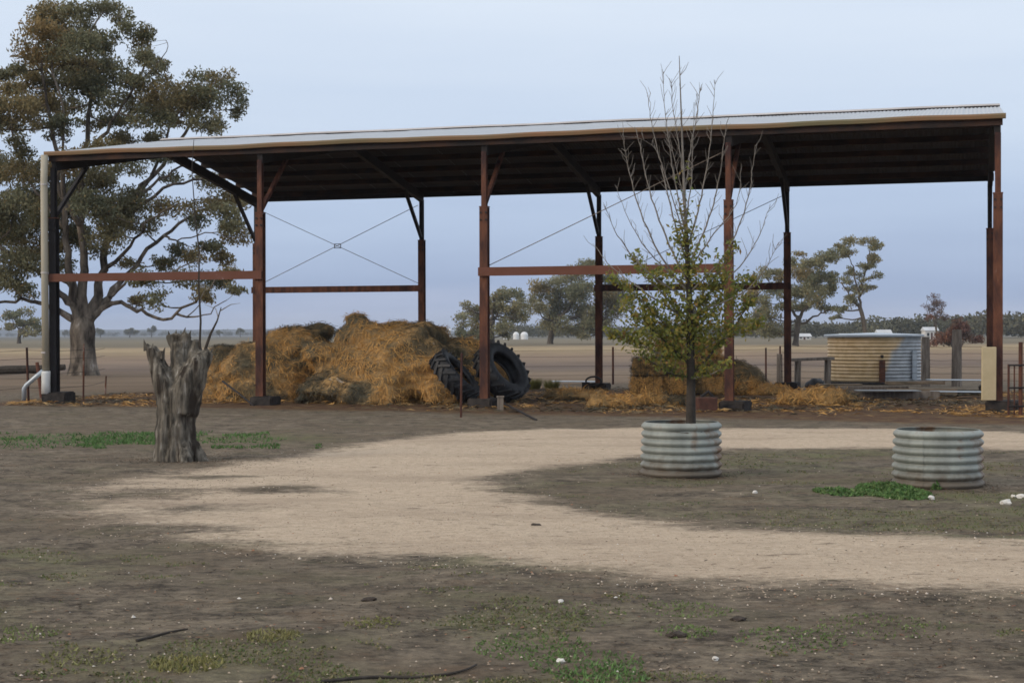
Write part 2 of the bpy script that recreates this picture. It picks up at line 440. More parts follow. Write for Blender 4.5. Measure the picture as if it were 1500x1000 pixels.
def ground_material():
    m, n, l, b = nodes_of('ground_soil')
    geo = n.new('ShaderNodeNewGeometry')
    att = n.new('ShaderNodeAttribute'); att.attribute_name = 'zone'
    sp = n.new('ShaderNodeSeparateColor'); l.new(att.outputs['Color'], sp.inputs[0])
    def noi(scale, detail=5, rough=0.6, stretch=(1, 1, 1)):
        mp = n.new('ShaderNodeMapping'); mp.inputs['Scale'].default_value = stretch
        l.new(geo.outputs['Position'], mp.inputs[0])
        z = n.new('ShaderNodeTexNoise'); z.inputs['Scale'].default_value = scale; z.inputs['Detail'].default_value = detail
        z.inputs['Roughness'].default_value = rough
        l.new(mp.outputs[0], z.inputs['Vector'])
        return z.outputs[0]
    def ramp(fac, stops):
        r = n.new('ShaderNodeValToRGB')
        for i, (p, c) in enumerate(stops):
            e = r.color_ramp.elements[i] if i < 2 else r.color_ramp.elements.new(p)
            e.position = p; e.color = tuple(c) + (1,)
        l.new(fac, r.inputs[0]); return r.outputs[0]
    def mth(op, a, c, d=None):
        q = n.new('ShaderNodeMath'); q.operation = op
        for i, v in enumerate((a, c, d)):
            if v is None: continue
            if isinstance(v, (int, float)): q.inputs[i].default_value = v
            else: l.new(v, q.inputs[i])
        return q.outputs[0]
    def mr(v, a, c, lo=0, hi=1):
        q = n.new('ShaderNodeMapRange'); q.interpolation_type = 'SMOOTHSTEP'
        l.new(v, q.inputs[0]); q.inputs[1].default_value = a; q.inputs[2].default_value = c
        q.inputs[3].default_value = lo; q.inputs[4].default_value = hi
        return q.outputs[0]
    def mix(f, a, c):
        q = n.new('ShaderNodeMix'); q.data_type = 'RGBA'
        l.new(f, q.inputs[0]) if not isinstance(f, (int, float)) else setattr(q.inputs[0], 'default_value', f)
        for s, v in ((6, a), (7, c)):
            if isinstance(v, tuple): q.inputs[s].default_value = v + (1,)
            else: l.new(v, q.inputs[s])
        return q.outputs[2]
    n1, n2, n3, n4 = noi(0.5), noi(2.6, 6), noi(13, 8, 0.8, (0.7, 1, 1)), noi(45, 5, 0.8)
    # bare dirt
    dirt = ramp(mth('ADD', mth('MULTIPLY', n2, 0.4), mth('MULTIPLY', n3, 0.6)),
                [(0.40, (0.055, 0.045, 0.035)), (0.61, (0.30, 0.245, 0.178)), (0.5, (0.172, 0.141, 0.106))])
    dirt = mix(mr(n1, 0.42, 0.62, 0, 0.55), dirt, mix(n3, (0.09, 0.075, 0.055), (0.19, 0.145, 0.10)))
    dirt = mix(mr(noi(1.3, 6, 0.68, (0.7, 1, 1)), 0.50, 0.68, 0, 0.45), dirt, mix(n3, (0.075, 0.072, 0.042), (0.19, 0.172, 0.098)))
    dirt = mix(mr(noi(2.1, 6, 0.72, (0.55, 1, 1)), 0.53, 0.66, 0, 0.6), dirt, mix(n3, (0.115, 0.075, 0.05), (0.26, 0.195, 0.135)))
    dirt = mix(mr(noi(3.7, 6, 0.7, (0.6, 1, 1)), 0.56, 0.68, 0, 0.75), dirt, (0.055, 0.043, 0.035))
    # greenish and straw-coloured turf remains
    gn = mth('MULTIPLY', sp.outputs['Blue'], mr(mth('ADD', mth('MULTIPLY', n2, 0.6), mth('MULTIPLY', n3, 0.4)), 0.38, 0.62))
    dirt = mix(mth('MULTIPLY', gn, 0.9), dirt, mix(n3, (0.075, 0.10, 0.035), (0.165, 0.18, 0.075)))
    # red soil and straw near the shed
    sm = mr(mth('ADD', sp.outputs['Green'], mth('MULTIPLY_ADD', n2, 0.7, -0.35)), 0.32, 0.62)
    strawc = ramp(mth('ADD', mth('MULTIPLY', n2, 0.55), mth('MULTIPLY', noi(7, 6, 0.7, (0.6, 1, 1)), 0.45)),
                  [(0.36, (0.075, 0.046, 0.032)), (0.70, (0.30, 0.20, 0.085)), (0.48, (0.115, 0.066, 0.042)), (0.58, (0.17, 0.115, 0.06))])
    dirt = mix(sm, dirt, strawc)
    # pale gravel
    gm = mr(mth('ADD', sp.outputs['Red'], mth('ADD', mth('MULTIPLY_ADD', noi(1.6, 7, 0.7, (0.5, 1, 1)), 0.95, -0.475), mth('MULTIPLY_ADD', n3, 0.45, -0.225))), 0.34, 0.72)
    vor = n.new('ShaderNodeTexVoronoi'); vor.inputs['Scale'].default_value = 34
    l.new(geo.outputs['Position'], vor.inputs['Vector'])
    gcol = ramp(mth('ADD', mth('MULTIPLY', n3, 0.6), mth('MULTIPLY', n4, 0.4)), [(0.36, (0.27, 0.20, 0.145)), (0.62, (0.70, 0.575, 0.44)), (0.46, (0.53, 0.42, 0.31))])
    gcol = mix(mr(noi(0.9, 5, 0.65, (0.35, 1, 1)), 0.42, 0.68, 0, 0.75), gcol, mix(n3, (0.32, 0.24, 0.175), (0.54, 0.43, 0.325)))
    gcol = mix(mr(noi(5.5, 6, 0.75, (0.5, 1, 1)), 0.57, 0.68, 0, 0.75), gcol, (0.15, 0.115, 0.085))
    near_c = mix(gm, dirt, gcol)
    # paddock beyond the shed: broad bands of stubble, fallow and dry grass
    sx = n.new('ShaderNodeSeparateXYZ'); l.new(geo.outputs['Position'], sx.inputs[0])
    yy = mth('ADD', sx.outputs['Y'], mth('MULTIPLY', sx.outputs['X'], -0.25))
    far_n = noi(0.05, 5)
    yl = mth('LOGARITHM', mth('MAXIMUM', yy, 1.0), 10.0)
    yl2 = mth('ADD', yl, mth('MULTIPLY_ADD', far_n, 0.10, -0.05))
    pad = ramp(mth('MULTIPLY', yl2, 0.25), [
        (0.420, (0.183, 0.133, 0.092)), (0.860, (0.122, 0.122, 0.105)), (0.455, (0.244, 0.183, 0.131)), (0.472, (0.177, 0.133, 0.110)), (0.492, (0.256, 0.191, 0.142)),
        (0.515, (0.281, 0.203, 0.142)), (0.538, (0.317, 0.238, 0.147)), (0.556, (0.415, 0.319, 0.194)), (0.575, (0.366, 0.278, 0.173)), (0.592, (0.183, 0.157, 0.110)), (0.660, (0.207, 0.180, 0.126)), (0.720, (0.146, 0.139, 0.110))])
    pad = mix(mr(noi(0.5, 6, 0.7, (0.3, 1, 1)), 0.42, 0.66, 0, 0.6), pad, (0.12, 0.095, 0.07))
    pm = mr(mth('ADD', yy, mth('MULTIPLY_ADD', n1, 6.0, -3.0)), 45.0, 51.0)
    col = mix(pm, near_c, pad)
    l.new(col, b.inputs['Base Color'])
    b.inputs['Roughness'].default_value = 0.95; b.inputs['Specular IOR Level'].default_value = 0.15
    hgt = mth('ADD', mth('MULTIPLY', n3, 0.6), mth('ADD', mth('MULTIPLY', n4, 0.5), mth('MULTIPLY', vor.outputs['Distance'], 0.35)))
    bp = n.new('ShaderNodeBump'); bp.inputs['Strength'].default_value = 0.8; bp.inputs['Distance'].default_value = 0.05
    l.new(hgt, bp.inputs['Height']); l.new(bp.outputs[0], b.inputs['Normal'])
    return m

GROUND_M = ground_material()
g_o = link('ground', grid_mesh('ground', GX, GY, GZ), GROUND_M); g_o['kind'] = 'structure'
dr_o = link('gravel_drive', grid_mesh('gravel_drive', GX, GY, GZ - 0.012 + 0.02 * np.clip((A_gravel - 0.2) / 0.12, 0, 1), A_gravel > 0.2), GROUND_M); dr_o['kind'] = 'structure'

def gz(x, y):
    return float(ground_z(np.array([x]), np.array([y]))[0])
def G(px, py):
    p = gnd(px, py); p.z = gz(p.x, p.y); return p

# far low hills on the horizon
hm = MB()
hx = np.linspace(-3200, 3200, 90)
vs_, fs = [], []
for i, x in enumerate(hx):
    y = 4200 + 250 * math.sin(x * 0.001)
    h = 7 + 8 * float(fbm(np.array([x * 0.0012]), np.array([1.7]), 5, 3)[0]) + (7 if x < -200 else 0)
    vs_ += [(x, y, -2), (x, y + 60, h), (x, y + 400, h * 0.8), (x, y + 700, -2)]
for i in range(len(hx) - 1):
    for k in range(3):
        a = i * 4 + k; fs.append((a, a + 4, a + 5, a + 1))
hm.add(vs_, fs)
ho = hm.build('hills', MAT['hill'], smooth=True); ho['kind'] = 'structure'
#SECTION2
# ------------------------------------------------------------------ hay shed
shed = thing('hay_shed', 'long open-sided hay shed with rusty steel posts and pale iron gable roof', 'shed', (SH_X, SH_Y, 0), SH_TH)
BAY = SH_L / 4
STEP_Z = 4.4
slope = SH_R / (SH_W / 2)
def roof_z(t):
    return SH_H + slope * min(t, SH_W - t)

def post_mesh(name):
    m = MB()
    m.box((0, -0.075, STEP_Z / 2), (0.185, 0.02, STEP_Z)); m.box((0, 0.075, STEP_Z / 2), (0.185, 0.02, STEP_Z))
    m.box((0, 0, STEP_Z / 2), (0.016, 0.13, STEP_Z))
    m.box((0, 0, 0.02), (0.34, 0.34, 0.024))
    return m.mesh(name)
def upper_mesh():
    m = MB()
    top = 5.62
    m.box((0, -0.05, (STEP_Z + top) / 2), (0.115, 0.016, top - STEP_Z)); m.box((0, 0.05, (STEP_Z + top) / 2), (0.115, 0.016, top - STEP_Z))
    m.box((0, 0, (STEP_Z + top) / 2), (0.014, 0.084, top - STEP_Z))
    return m.mesh('upper_post')
pm, um = post_mesh('post'), upper_mesh()
cp = MB(); cp.box((0, 0, STEP_Z + 0.012), (0.20, 0.18, 0.018)); cpm = cp.mesh('cap_plate')
def footing_mesh(w, h, seed):
    bm = bmesh.new()
    bmesh.ops.create_cube(bm, size=1)
    bmesh.ops.scale(bm, vec=(w, w * 0.85, h + 0.15), verts=bm.verts)
    bmesh.ops.bevel(bm, geom=bm.edges, offset=0.03, segments=2, affect='EDGES')
    bmesh.ops.subdivide_edges(bm, edges=bm.edges, cuts=1)
    for v in bm.verts:
        v.co += Vector(mnoise.noise_vector(v.co * 5 + Vector((seed, 0, 0)))) * 0.025
        v.co.z += (h - 0.15) / 2
    me = bpy.data.meshes.new('footing'); bm.to_mesh(me); bm.free(); return me
fm = [footing_mesh(0.62, 0.26, 1), footing_mesh(0.58, 0.20, 2)]
for m_ in (pm, um): m_.materials.append(MAT['rust'])
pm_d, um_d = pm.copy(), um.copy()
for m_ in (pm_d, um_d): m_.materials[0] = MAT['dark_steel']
cpm.materials.append(MAT['rust_bright'])
for f_ in fm: f_.materials.append(MAT['concrete'])
bo_ = MB(); bo_.tube([(0, 0.006, 0), (0, -0.022, 0)], 0.022, 6); bolt_me = bo_.mesh('bolt'); bolt_me.materials.append(MAT['dark_steel'])
for row in (0, 1):
    for i in range(5):
        p = bpy.data.objects.new('post', pm_d if (row == 0 and i == 0) else pm)
        COL.objects.link(p); p.parent = shed
        p.location = (i * BAY, row * SH_W, 0)
        p.rotation_euler = (RND.uniform(-.003, .003), RND.uniform(-.003, .003), 0)
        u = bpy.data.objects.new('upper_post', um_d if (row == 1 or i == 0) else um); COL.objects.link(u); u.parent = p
        c = bpy.data.objects.new('cap_plate', cpm); COL.objects.link(c); c.parent = p
        f = bpy.data.objects.new('footing', fm[(i + row) % 2]); COL.objects.link(f); f.parent = p
        f.rotation_euler = (0, 0, RND.uniform(-.3, .3))
        for bx_, bz_ in ((-0.06, 4.28), (0.06, 4.28), (-0.06, 4.12), (0.06, 4.12)):
            bo = bpy.data.objects.new('bolt', bolt_me); COL.objects.link(bo); bo.parent = p; bo.location = (bx_, -0.09, bz_)
        if row == 0: f.location = ((0.12, -0.02, 0.0) if i != 2 else (0, 0.05, -0.06))

# rafters, purlins, eave beams, braces
def raf_z(t): return roof_z(t) - 0.03 - 0.15 - 0.13
for i in range(5):
    x = i * BAY
    for sgn in (0, 1):
        a = (x, 0.0 if not sgn else SH_W, raf_z(0.0) + 0.0); b_ = (x, SH_W / 2, raf_z(SH_W / 2))
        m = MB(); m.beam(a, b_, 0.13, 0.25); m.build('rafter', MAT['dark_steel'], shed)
        t1 = 0.08 if not sgn else SH_W - 0.08; t2 = 1.45 if not sgn else SH_W - 1.45
        m = MB(); m.beam((x + 0.0, t1, 4.5), (x, t2, raf_z(1.45) - 0.12), 0.085, 0.085)
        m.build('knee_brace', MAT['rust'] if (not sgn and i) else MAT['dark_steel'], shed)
PT = [0.12, 1.22, 2.32, 3.42, 4.5, 5.40]
for sgn in (0, 1):
    for k, t in enumerate(PT):
        tt = t if not sgn else SH_W - t
        m = MB()
        z = roof_z(t) - 0.03 - 0.075
        ang = math.atan(slope) * (1 if not sgn else -1)
        m.box((SH_L / 2, tt, z), (SH_L + 0.16, 0.06, 0.148), Matrix.Rotation(ang, 3, 'X'))
        m.build('purlin', MAT['purlin'], shed)
m = MB(); m.box((SH_L / 2, -0.055, 5.84), (SH_L + 0.2, 0.03, 0.16)); m.build('eave_beam', MAT['purlin'], shed)
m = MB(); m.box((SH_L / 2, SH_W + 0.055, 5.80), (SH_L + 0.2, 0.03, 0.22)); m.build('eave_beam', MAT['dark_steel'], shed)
# gutter: an open quad profile, slightly wavy
m = MB(); N = 60; prof = [(-0.075, 5.965), (-0.078, 5.98), (-0.18, 5.985), (-0.19, 5.95), (-0.175, 5.89), (-0.085, 5.885)]
vs_, fs = [], []
for k in range(N + 1):
    x = -0.16 + (SH_L + 0.32) * k / N
    dz = 0.010 * math.sin(k * 0.37) + 0.006 * math.sin(k * 1.13 + 2)
    for (t, z) in prof: vs_.append((x, t, z + dz))
for k in range(N):
    for j in range(len(prof) - 1):
        a = k * len(prof) + j; fs.append((a, a + len(prof), a + len(prof) + 1, a + 1))
fs.append(tuple(range(len(prof)))); fs.append(tuple(range(N * len(prof) + len(prof) - 1, N * len(prof) - 1, -1)))
m.add(vs_, fs); m.build('gutter', MAT['gutter'], shed)
# corrugated roof sheets
NS = 27; SWD = (SH_L + 0.24) / NS
def sheet_mesh():
    m = MB(); seg = 36; ln = math.hypot(SH_W / 2 + 0.14, SH_R) ; hs = 3
    top, bot = [], []
    for j in range(hs + 1):
        y = ln * j / hs
        for k in range(seg + 1):
            x = (SWD + 0.03) * k / seg
            z = 0.010 * math.sin(2 * math.pi * x / 0.088)
            top.append((x, y, z)); bot.append((x, y, z - 0.004))
    w = seg + 1; fs = []
    for j in range(hs):
        for k in range(seg): a = j * w + k; fs.append((a, a + 1, a + w + 1, a + w))
    n = len(top)
    m.add(top + bot, fs + [], 0)
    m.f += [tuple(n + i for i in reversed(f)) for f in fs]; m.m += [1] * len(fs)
    m.f += [(k, n + k, n + k + 1, k + 1) for k in range(seg)]; m.m += [0] * seg
    return m.mesh('roof_sheet')
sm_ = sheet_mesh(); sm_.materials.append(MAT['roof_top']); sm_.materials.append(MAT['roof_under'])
ang = math.atan(slope)
for sgn in (0, 1):
    for k in range(NS):
        o = bpy.data.objects.new('roof_sheet', sm_); COL.objects.link(o); o.parent = shed
        x0 = -0.12 + SWD * k
        dz = 0.006 * (k % 2) + RND.uniform(0, 0.004)
        if not sgn:
            o.location = (x0, -0.14 + RND.uniform(-.02, .02), SH_H - slope * 0.14 + dz); o.rotation_euler = (ang, 0, 0)
        else:
            o.location = (x0 + SWD + 0.03, SH_W + 0.14, SH_H - slope * 0.14 + dz); o.rotation_euler = (ang, 0, math.pi)
m = MB(); vs_, fs = [], []
for k in range(41):
    x = -0.15 + (SH_L + 0.3) * k / 40; dz = 0.005 * math.sin(k * .9) + RND.uniform(-.003, .003)
    for t, z in ((-0.17, -0.006), (-0.02, 0.05), (0.02, 0.05), (0.17, -0.006), (0.17, -0.012), (-0.17, -0.012)):
        vs_.append((x, SH_W / 2 + t, SH_H + SH_R + z + 0.022 + dz))
for k in range(40):
    for j in range(6):
        a = k * 6; fs.append((a + j, a + 6 + j, a + 6 + (j + 1) % 6, a + (j + 1) % 6))
fs.append((0, 1, 2, 3, 4, 5)); fs.append((245, 244, 243, 242, 241, 240)); m.add(vs_, fs)
m.build('ridge_cap', MAT['ridge'], shed)
# side rails
RZ = 2.98
def rail(i, row, z, mt):
    m = MB(); t = (-0.093 - 0.06 if row == 0 else SH_W - 0.153)
    x0, x1 = i * BAY - 0.1, (i + 1) * BAY + 0.1
    m.box(((x0 + x1) / 2, t - 0.0, z), (x1 - x0, 0.012, 0.19)); m.box(((x0 + x1) / 2, t + 0.032, z + 0.087), (x1 - x0, 0.052, 0.012)); m.box(((x0 + x1) / 2, t + 0.032, z - 0.087), (x1 - x0, 0.052, 0.012))
    m.build('side_rail', mt, shed)
rail(0, 0, RZ, MAT['rust_bright']); rail(2, 0, RZ, MAT['rust_bright'])
rail(0, 1, RZ, MAT['rust']); rail(2, 1, RZ - 0.05, MAT['rust'])
def xbrace(i, row, ring=True):
    t = 0.06 if row == 0 else SH_W - 0.06
    x0, x1 = i * BAY + 0.1, (i + 1) * BAY - 0.1
    zl, zh = RZ + 0.15, 5.45
    xm, zm = (x0 + x1) / 2, (zl + zh) / 2
    for (a, b_) in (((x0, t, zl), (x1, t, zh)), ((x0, t + 0.03, zh), (x1, t + 0.03, zl)))[:2 if ring else 1]:
        m = MB(); m.tube([a, b_], 0.009, 6); m.build('tie_rod', MAT['timber'], shed)
    if not ring: return
    m = MB()                                            # the ring that tightens the rods
    for (dx, dz) in ((0, 0.06), (0, -0.06)): m.box((xm, t + 0.05, zm + dz), (0.22, 0.02, 0.018))
    for (dx, dz) in ((-0.1, 0), (0.1, 0)): m.box((xm + dx, t + 0.05, zm + dz), (0.018, 0.02, 0.102))
    m.build('rod_ring', MAT['dark_steel'], shed)
xbrace(0, 1); xbrace(2, 0, False); xbrace(2, 1, False)
# downpipe at the left front corner
m = MB(); m.tube([(-0.12, -0.21, 5.9), (-0.13, -0.22, 5.3), (-0.12, -0.22, 3.0), (-0.10, -0.22, 0.78)], 0.085, 12); dp = m.build('downpipe', MAT['pipe'], shed, True)
for z in (5.2, 3.1, 1.2):
    m = MB(); m.lathe([(0.088, -0.02), (0.094, -0.018), (0.094, 0.018), (0.088, 0.02)], 12); o = m.build('pipe_strap', MAT['ridge'], dp); o.location = (-0.12, -0.22, z)
m = MB(); m.tube([(-0.10, -0.22, 0.76), (-0.10, -0.22, 0.70), (-0.10, -0.22, 0.5), (-0.10, -0.22, 0.22)], [0.105, 0.11, 0.105, 0.11], 12); m.build('pipe_boot', MAT['pvc'], dp, True)
m = MB(); m.tube([(-0.16, -0.25, 0.76), (-0.34, -0.27, 0.62), (-0.58, -0.30, 0.42), (-0.64, -0.30, 0.34), (-0.65, -0.30, 0.05)], 0.055, 10); m.build('pipe_elbow', MAT['zinc_blue'], dp, True)

# ------------------------------------------------------------------ remeshed lumps (stump, hay)
def blob_mesh(name, parts, voxel, disp, seed=0, smooth=True):
    """parts: list of MB-like bmesh builders already in bm; union by voxel remesh, then displaced by disp(co, no) -> vec"""
    me = bpy.data.meshes.new('tmp')
    parts.to_mesh(me); parts.free()
    o = bpy.data.objects.new('tmp', me); COL.objects.link(o)
    md = o.modifiers.new('r', 'REMESH'); md.mode = 'VOXEL'; md.voxel_size = voxel; md.use_smooth_shade = True
    dg = bpy.context.evaluated_depsgraph_get()
    me2 = bpy.data.meshes.new_from_object(o.evaluated_get(dg))
    bpy.data.objects.remove(o); bpy.data.meshes.remove(me)
    me2.name = name
    n = len(me2.vertices)
    co = np.empty(n * 3); no = np.empty(n * 3)
    me2.vertices.foreach_get('co', co); me2.vertices.foreach_get('normal', no)
    co = co.reshape(-1, 3); no = no.reshape(-1, 3)
    out = np.array([Vector(c) + disp(Vector(c), Vector(k)) for c, k in zip(co, no)])
    me2.vertices.foreach_set('co', out.reshape(-1)); me2.update()
    if smooth: me2.shade_smooth()
    return me2

def bm_ell(bm, c, r, rot=None):
    ret = bmesh.ops.create_icosphere(bm, subdivisions=3, radius=1.0)
    M_ = Matrix.Translation(Vector(c)) @ ((rot or Matrix.Identity(3)).to_4x4()) @ Matrix.Diagonal((r[0], r[1], r[2], 1))
    bmesh.ops.transform(bm, matrix=M_, verts=ret['verts'])

def bm_tube(bm, pts, rad, n=12):
    m = MB(); m.tube(pts, rad, n)
    vv = [bm.verts.new(v) for v in m.v]
    for f in m.f: bm.faces.new([vv[i] for i in f])

def surf_points(me, n, rng):
    """random points + normals on a mesh"""
    me.calc_loop_triangles()
    nt = len(me.loop_triangles)
    tv = np.empty(nt * 3, np.int32); me.loop_triangles.foreach_get('vertices', tv); tv = tv.reshape(-1, 3)
    co = np.empty(len(me.vertices) * 3); me.vertices.foreach_get('co', co); co = co.reshape(-1, 3)
    a, b_, c = co[tv[:, 0]], co[tv[:, 1]], co[tv[:, 2]]
    cr = np.cross(b_ - a, c - a); ar = np.linalg.norm(cr, axis=1)
    k = rng.choice(nt, n, p=ar / ar.sum())
    u, v = rng.random((2, n)); fl = u + v > 1; u[fl], v[fl] = 1 - u[fl], 1 - v[fl]
    P = a[k] + (b_ - a)[k] * u[:, None] + (c - a)[k] * v[:, None]
    return P, cr[k] / (ar[k][:, None] + 1e-12)

PAL_STRAW = np.array([(0.60, 0.345, 0.115), (0.46, 0.30, 0.13), (0.25, 0.19, 0.105), (0.165, 0.138, 0.085), (0.09, 0.08, 0.055), (0.55, 0.305, 0.10)])
def straw_blades(P, Nn, L, W, rng, pal, wts, lift=0.35, down=0.35):
    """thin stalks lying along a surface"""
    n = len(P)
    d = rng.normal(size=(n, 3)); d[:, 2] -= down
    d -= Nn * np.sum(d * Nn, 1, keepdims=True); d /= np.linalg.norm(d, axis=1, keepdims=True) + 1e-9
    d = d + Nn * rng.uniform(-0.1, lift, (n, 1)); d /= np.linalg.norm(d, axis=1, keepdims=True)
    s = np.cross(d, Nn + rng.normal(size=(n, 3)) * 0.4); s /= np.linalg.norm(s, axis=1, keepdims=True) + 1e-9
    l_ = (L * rng.uniform(0.5, 1.4, (n, 1))); w_ = (W * rng.uniform(0.6, 1.3, (n, 1)))
    a = P + Nn * 0.01; b_ = a + d * l_
    mid = (a + b_) / 2 + Nn * l_ * 0.08
    V = np.stack([a, mid + s * w_ / 2, b_, mid - s * w_ / 2], 1)
    return V

def straw_tint(P, rng, wts, fs=0.9, off=0.0):
    n = len(P)
    f = fbm(P[:, 0] * fs + P[:, 2] * fs * 0.8 + off, P[:, 1] * fs + P[:, 2] * fs * 1.1 + off, 17, 3)
    f = np.clip((f - 0.5) * 3.6 + 0.5 + rng.normal(size=n) * 0.16, 0, 0.999)
    order = np.array([4, 3, 2, 1, 5, 0])
    k = order[(f ** wts * 6).astype(int)]
    return PAL_STRAW[k] * rng.uniform(0.75, 1.2, (n, 1))

# --- hay heaps
def hay_heap(name, label, base_px, depth, ells, nblades, seed, dispk=1.0, group='heaps of old hay in the shed', wts=1.0, voxel=0.075):
    org = at(base_px[0], base_px[1], depth); org.z = 0
    t = thing(name, label, 'hay pile', org, 0, group)
    bm = bmesh.new()
    for (px, py, dd, rx, ry, rz_) in ells:
        c = at(px, py, depth + dd) - org
        bm_ell(bm, c, (rx, ry, rz_), Matrix.Rotation(RND.uniform(-.4, .4), 3, 'Y') @ Matrix.Rotation(RND.uniform(-.5, .5), 3, 'Z'))
    so = Vector((seed * 7.3, seed * 3.1, 0))
    def disp(c, nn):
        q = mnoise.fractal(c * 0.9 + so, 1.0, 2.0, 3) * 0.22 + mnoise.fractal(Vector((c.x * 2.2, c.y * 2.2, c.z * 5.5)) + so, 1.0, 2.0, 3) * 0.055
        rdg = abs(mnoise.noise(Vector((c.x * 1.1, c.y, c.z * 3.3)) + so)) * -0.20      # slumped layers
        v = nn * (q + rdg) * dispk
        return v
    me = blob_mesh('hay_mass', bm, voxel, disp)
    link('hay_mass', me, MAT['hay_core'], t)
    rng = np.random.default_rng(seed)
    P, Nn = surf_points(me, nblades, rng)
    k = P[:, 2] > 0.0; P, Nn = P[k], Nn[k]
    V = straw_blades(P, Nn, 0.20, 0.014, rng, None, None, 0.16, 1.3)
    tint = straw_tint(P, rng, wts, 0.8, seed)
    o = link('loose_straw', quads_mesh('loose_straw', V, tint), MAT['straw'], t); o['kind'] = 'stuff'
    return t
hay_heap('hay_heap', 'largest heap of slumped golden hay bales, between two tyres and a shed post', (560, 598), 37.2, [
    (565, 545, 0.3, 1.6, 1.5, 0.98), (500, 568, -0.2, 0.85, 1.1, 0.62), (620, 550, 0, 1.0, 1.1, 0.95), (545, 500, 0.5, 0.9, 1.0, 0.5), (525, 473, 0.5, 0.36, 0.4, 0.26),
    (600, 500, 0.6, 0.95, 0.9, 0.42), (470, 570, -0.3, 0.55, 0.8, 0.5), (570, 575, -0.9, 0.55, 0.5, 0.55), (520, 580, -0.9, 0.45, 0.45, 0.5), (650, 575, -0.7, 0.7, 0.6, 0.5), (690, 560, 0.6, 0.8, 0.9, 0.8),
    (470, 520, 0.4, 0.5, 0.6, 0.4), (720, 560, 1.2, 0.7, 0.9, 0.7), (630, 487, 0.7, 0.45, 0.6, 0.2), (668, 522, 0.8, 0.75, 0.8, 0.42), (690, 540, 0.9, 0.7, 0.8, 0.6), (452, 575, -0.5, 0.4, 0.6, 0.4)], 24000, 3, wts=1.75)
hay_heap('hay_heap', 'tall heap of dark weathered hay behind a rusty post, topped with orange straw', (410, 595), 38.6, [
    (400, 555, 0.3, 1.2, 1.3, 0.95), (440, 520, 0.5, 0.95, 1.0, 0.72), (360, 560, 0, 0.65, 0.9, 0.72), (465, 486, 0.8, 0.45, 0.5, 0.28), (420, 500, 0.6, 0.55, 0.7, 0.34), (395, 580, -0.5, 0.8, 0.6, 0.45),
    (345, 580, -0.3, 0.4, 0.5, 0.4)], 13000, 5, wts=1.9)
hay_heap('hay_bale', 'slumped round hay bale with a grey top at the end of the hay heaps', (322, 592), 39.6, [
    (335, 545, 0.5, 0.62, 0.7, 0.75), (308, 570, 0, 0.35, 0.5, 0.5), (325, 575, -.2, 0.5, 0.5, 0.45)], 4500, 8, wts=2.2, dispk=0.7)
# low spread lumps of loose hay on the shed floor
for j, (px, py, w, hh, lab) in enumerate([
    (888, 598, 0.42, 0.26, 'bright orange lump of hay lying between two shed posts'),
    (957, 592, 0.36, 0.30, 'golden hay lump at the foot of the stacked bales beside the young tree trunk'),
    (990, 594, 0.22, 0.14, 'small pale tuft of hay just beside the young tree trunk'),
    (918, 594, 0.34, 0.22, 'greenish grey lump of old hay between two orange lumps'),
    (1190, 592, 0.75, 0.32, 'broad orange mound of loose hay in front of the timber bench'),
    (1130, 578, 0.55, 0.28, 'low hay mound beside the back post near the bench'),
    (845, 585, 0.75, 0.24, 'flat brown hay slab lying before the back shed post'),
    (1232, 590, 0.35, 0.22, 'little brown hay mound at the end of the plank pile')]):
    g = G(px, py)
    t = thing('hay_lump', lab, 'hay', g, 0, 'loose hay lumps on the shed floor')
    bm = bmesh.new()
    for q in range(4):
        bm_ell(bm, (RND.uniform(-.5, .5) * w, RND.uniform(-.3, .3) * w, hh * 0.35), (w * RND.uniform(.45, .75), w * RND.uniform(.4, .6), hh * RND.uniform(.5, .75)))
    so = Vector((j * 5.1, 2, 0))
    me = blob_mesh('hay_mass', bm, 0.045, lambda c, nn: nn * (mnoise.fractal(c * 5 + so, 1, 2, 3) * 0.07))
    link('hay_mass', me, MAT['hay_core'] if j in (3, 6) else MAT['bale_core'], t)
    rng = np.random.default_rng(100 + j)
    P, Nn = surf_points(me, int(1800 * w), rng)
    V = straw_blades(P, Nn, 0.18, 0.015, rng, None, None)
    o = link('loose_straw', quads_mesh('loose_straw', V, straw_tint(P, rng, 1.2 if j in (3, 6) else 0.45, 0.9, j)), MAT['straw'], t); o['kind'] = 'stuff'

# --- small square bales stacked behind the young tree
def square_bale(label, loc, rz, size, seed, wts):
    t = thing('square_bale', label, 'hay bale', loc, rz, 'square bales stacked in the shed')
    bm = bmesh.new(); bmesh.ops.create_cube(bm, size=1)
    bmesh.ops.scale(bm, vec=size, verts=bm.verts)
    bmesh.ops.translate(bm, vec=(0, 0, size[2] / 2), verts=bm.verts)
    so = Vector((seed * 4.7, 1, 2))
    me = blob_mesh('hay_block', bm, 0.05, lambda c, nn: nn * (mnoise.fractal(c * 5 + so, 1, 2, 3) * 0.045 - 0.012))
    hb = link('hay_block', me, MAT['bale_core'], t)
    for k in (-0.22, 0.22):
        m = MB(); a, b_ = size[1] / 2 + 0.012, size[2]
        m.tube([(k * size[0], -a, 0.03), (k * size[0], -a, b_ - 0.02), (k * size[0], -a + 0.03, b_ + 0.014), (k * size[0], a - 0.03, b_ + 0.014), (k * size[0], a, b_ - 0.02), (k * size[0], a, 0.03)], 0.006, 5)
        m.build('twine', MAT['dark_steel'], t)
    rng = np.random.default_rng(seed)
    P, Nn = surf_points(me, 1300, rng)
    o = link('loose_straw', quads_mesh('loose_straw', straw_blades(P, Nn, 0.13, 0.014, rng, None, None, 0.5), straw_tint(P, rng, wts, 1.2, seed)), MAT['straw'], t); o['kind'] = 'stuff'
    return t
BD = 41.5
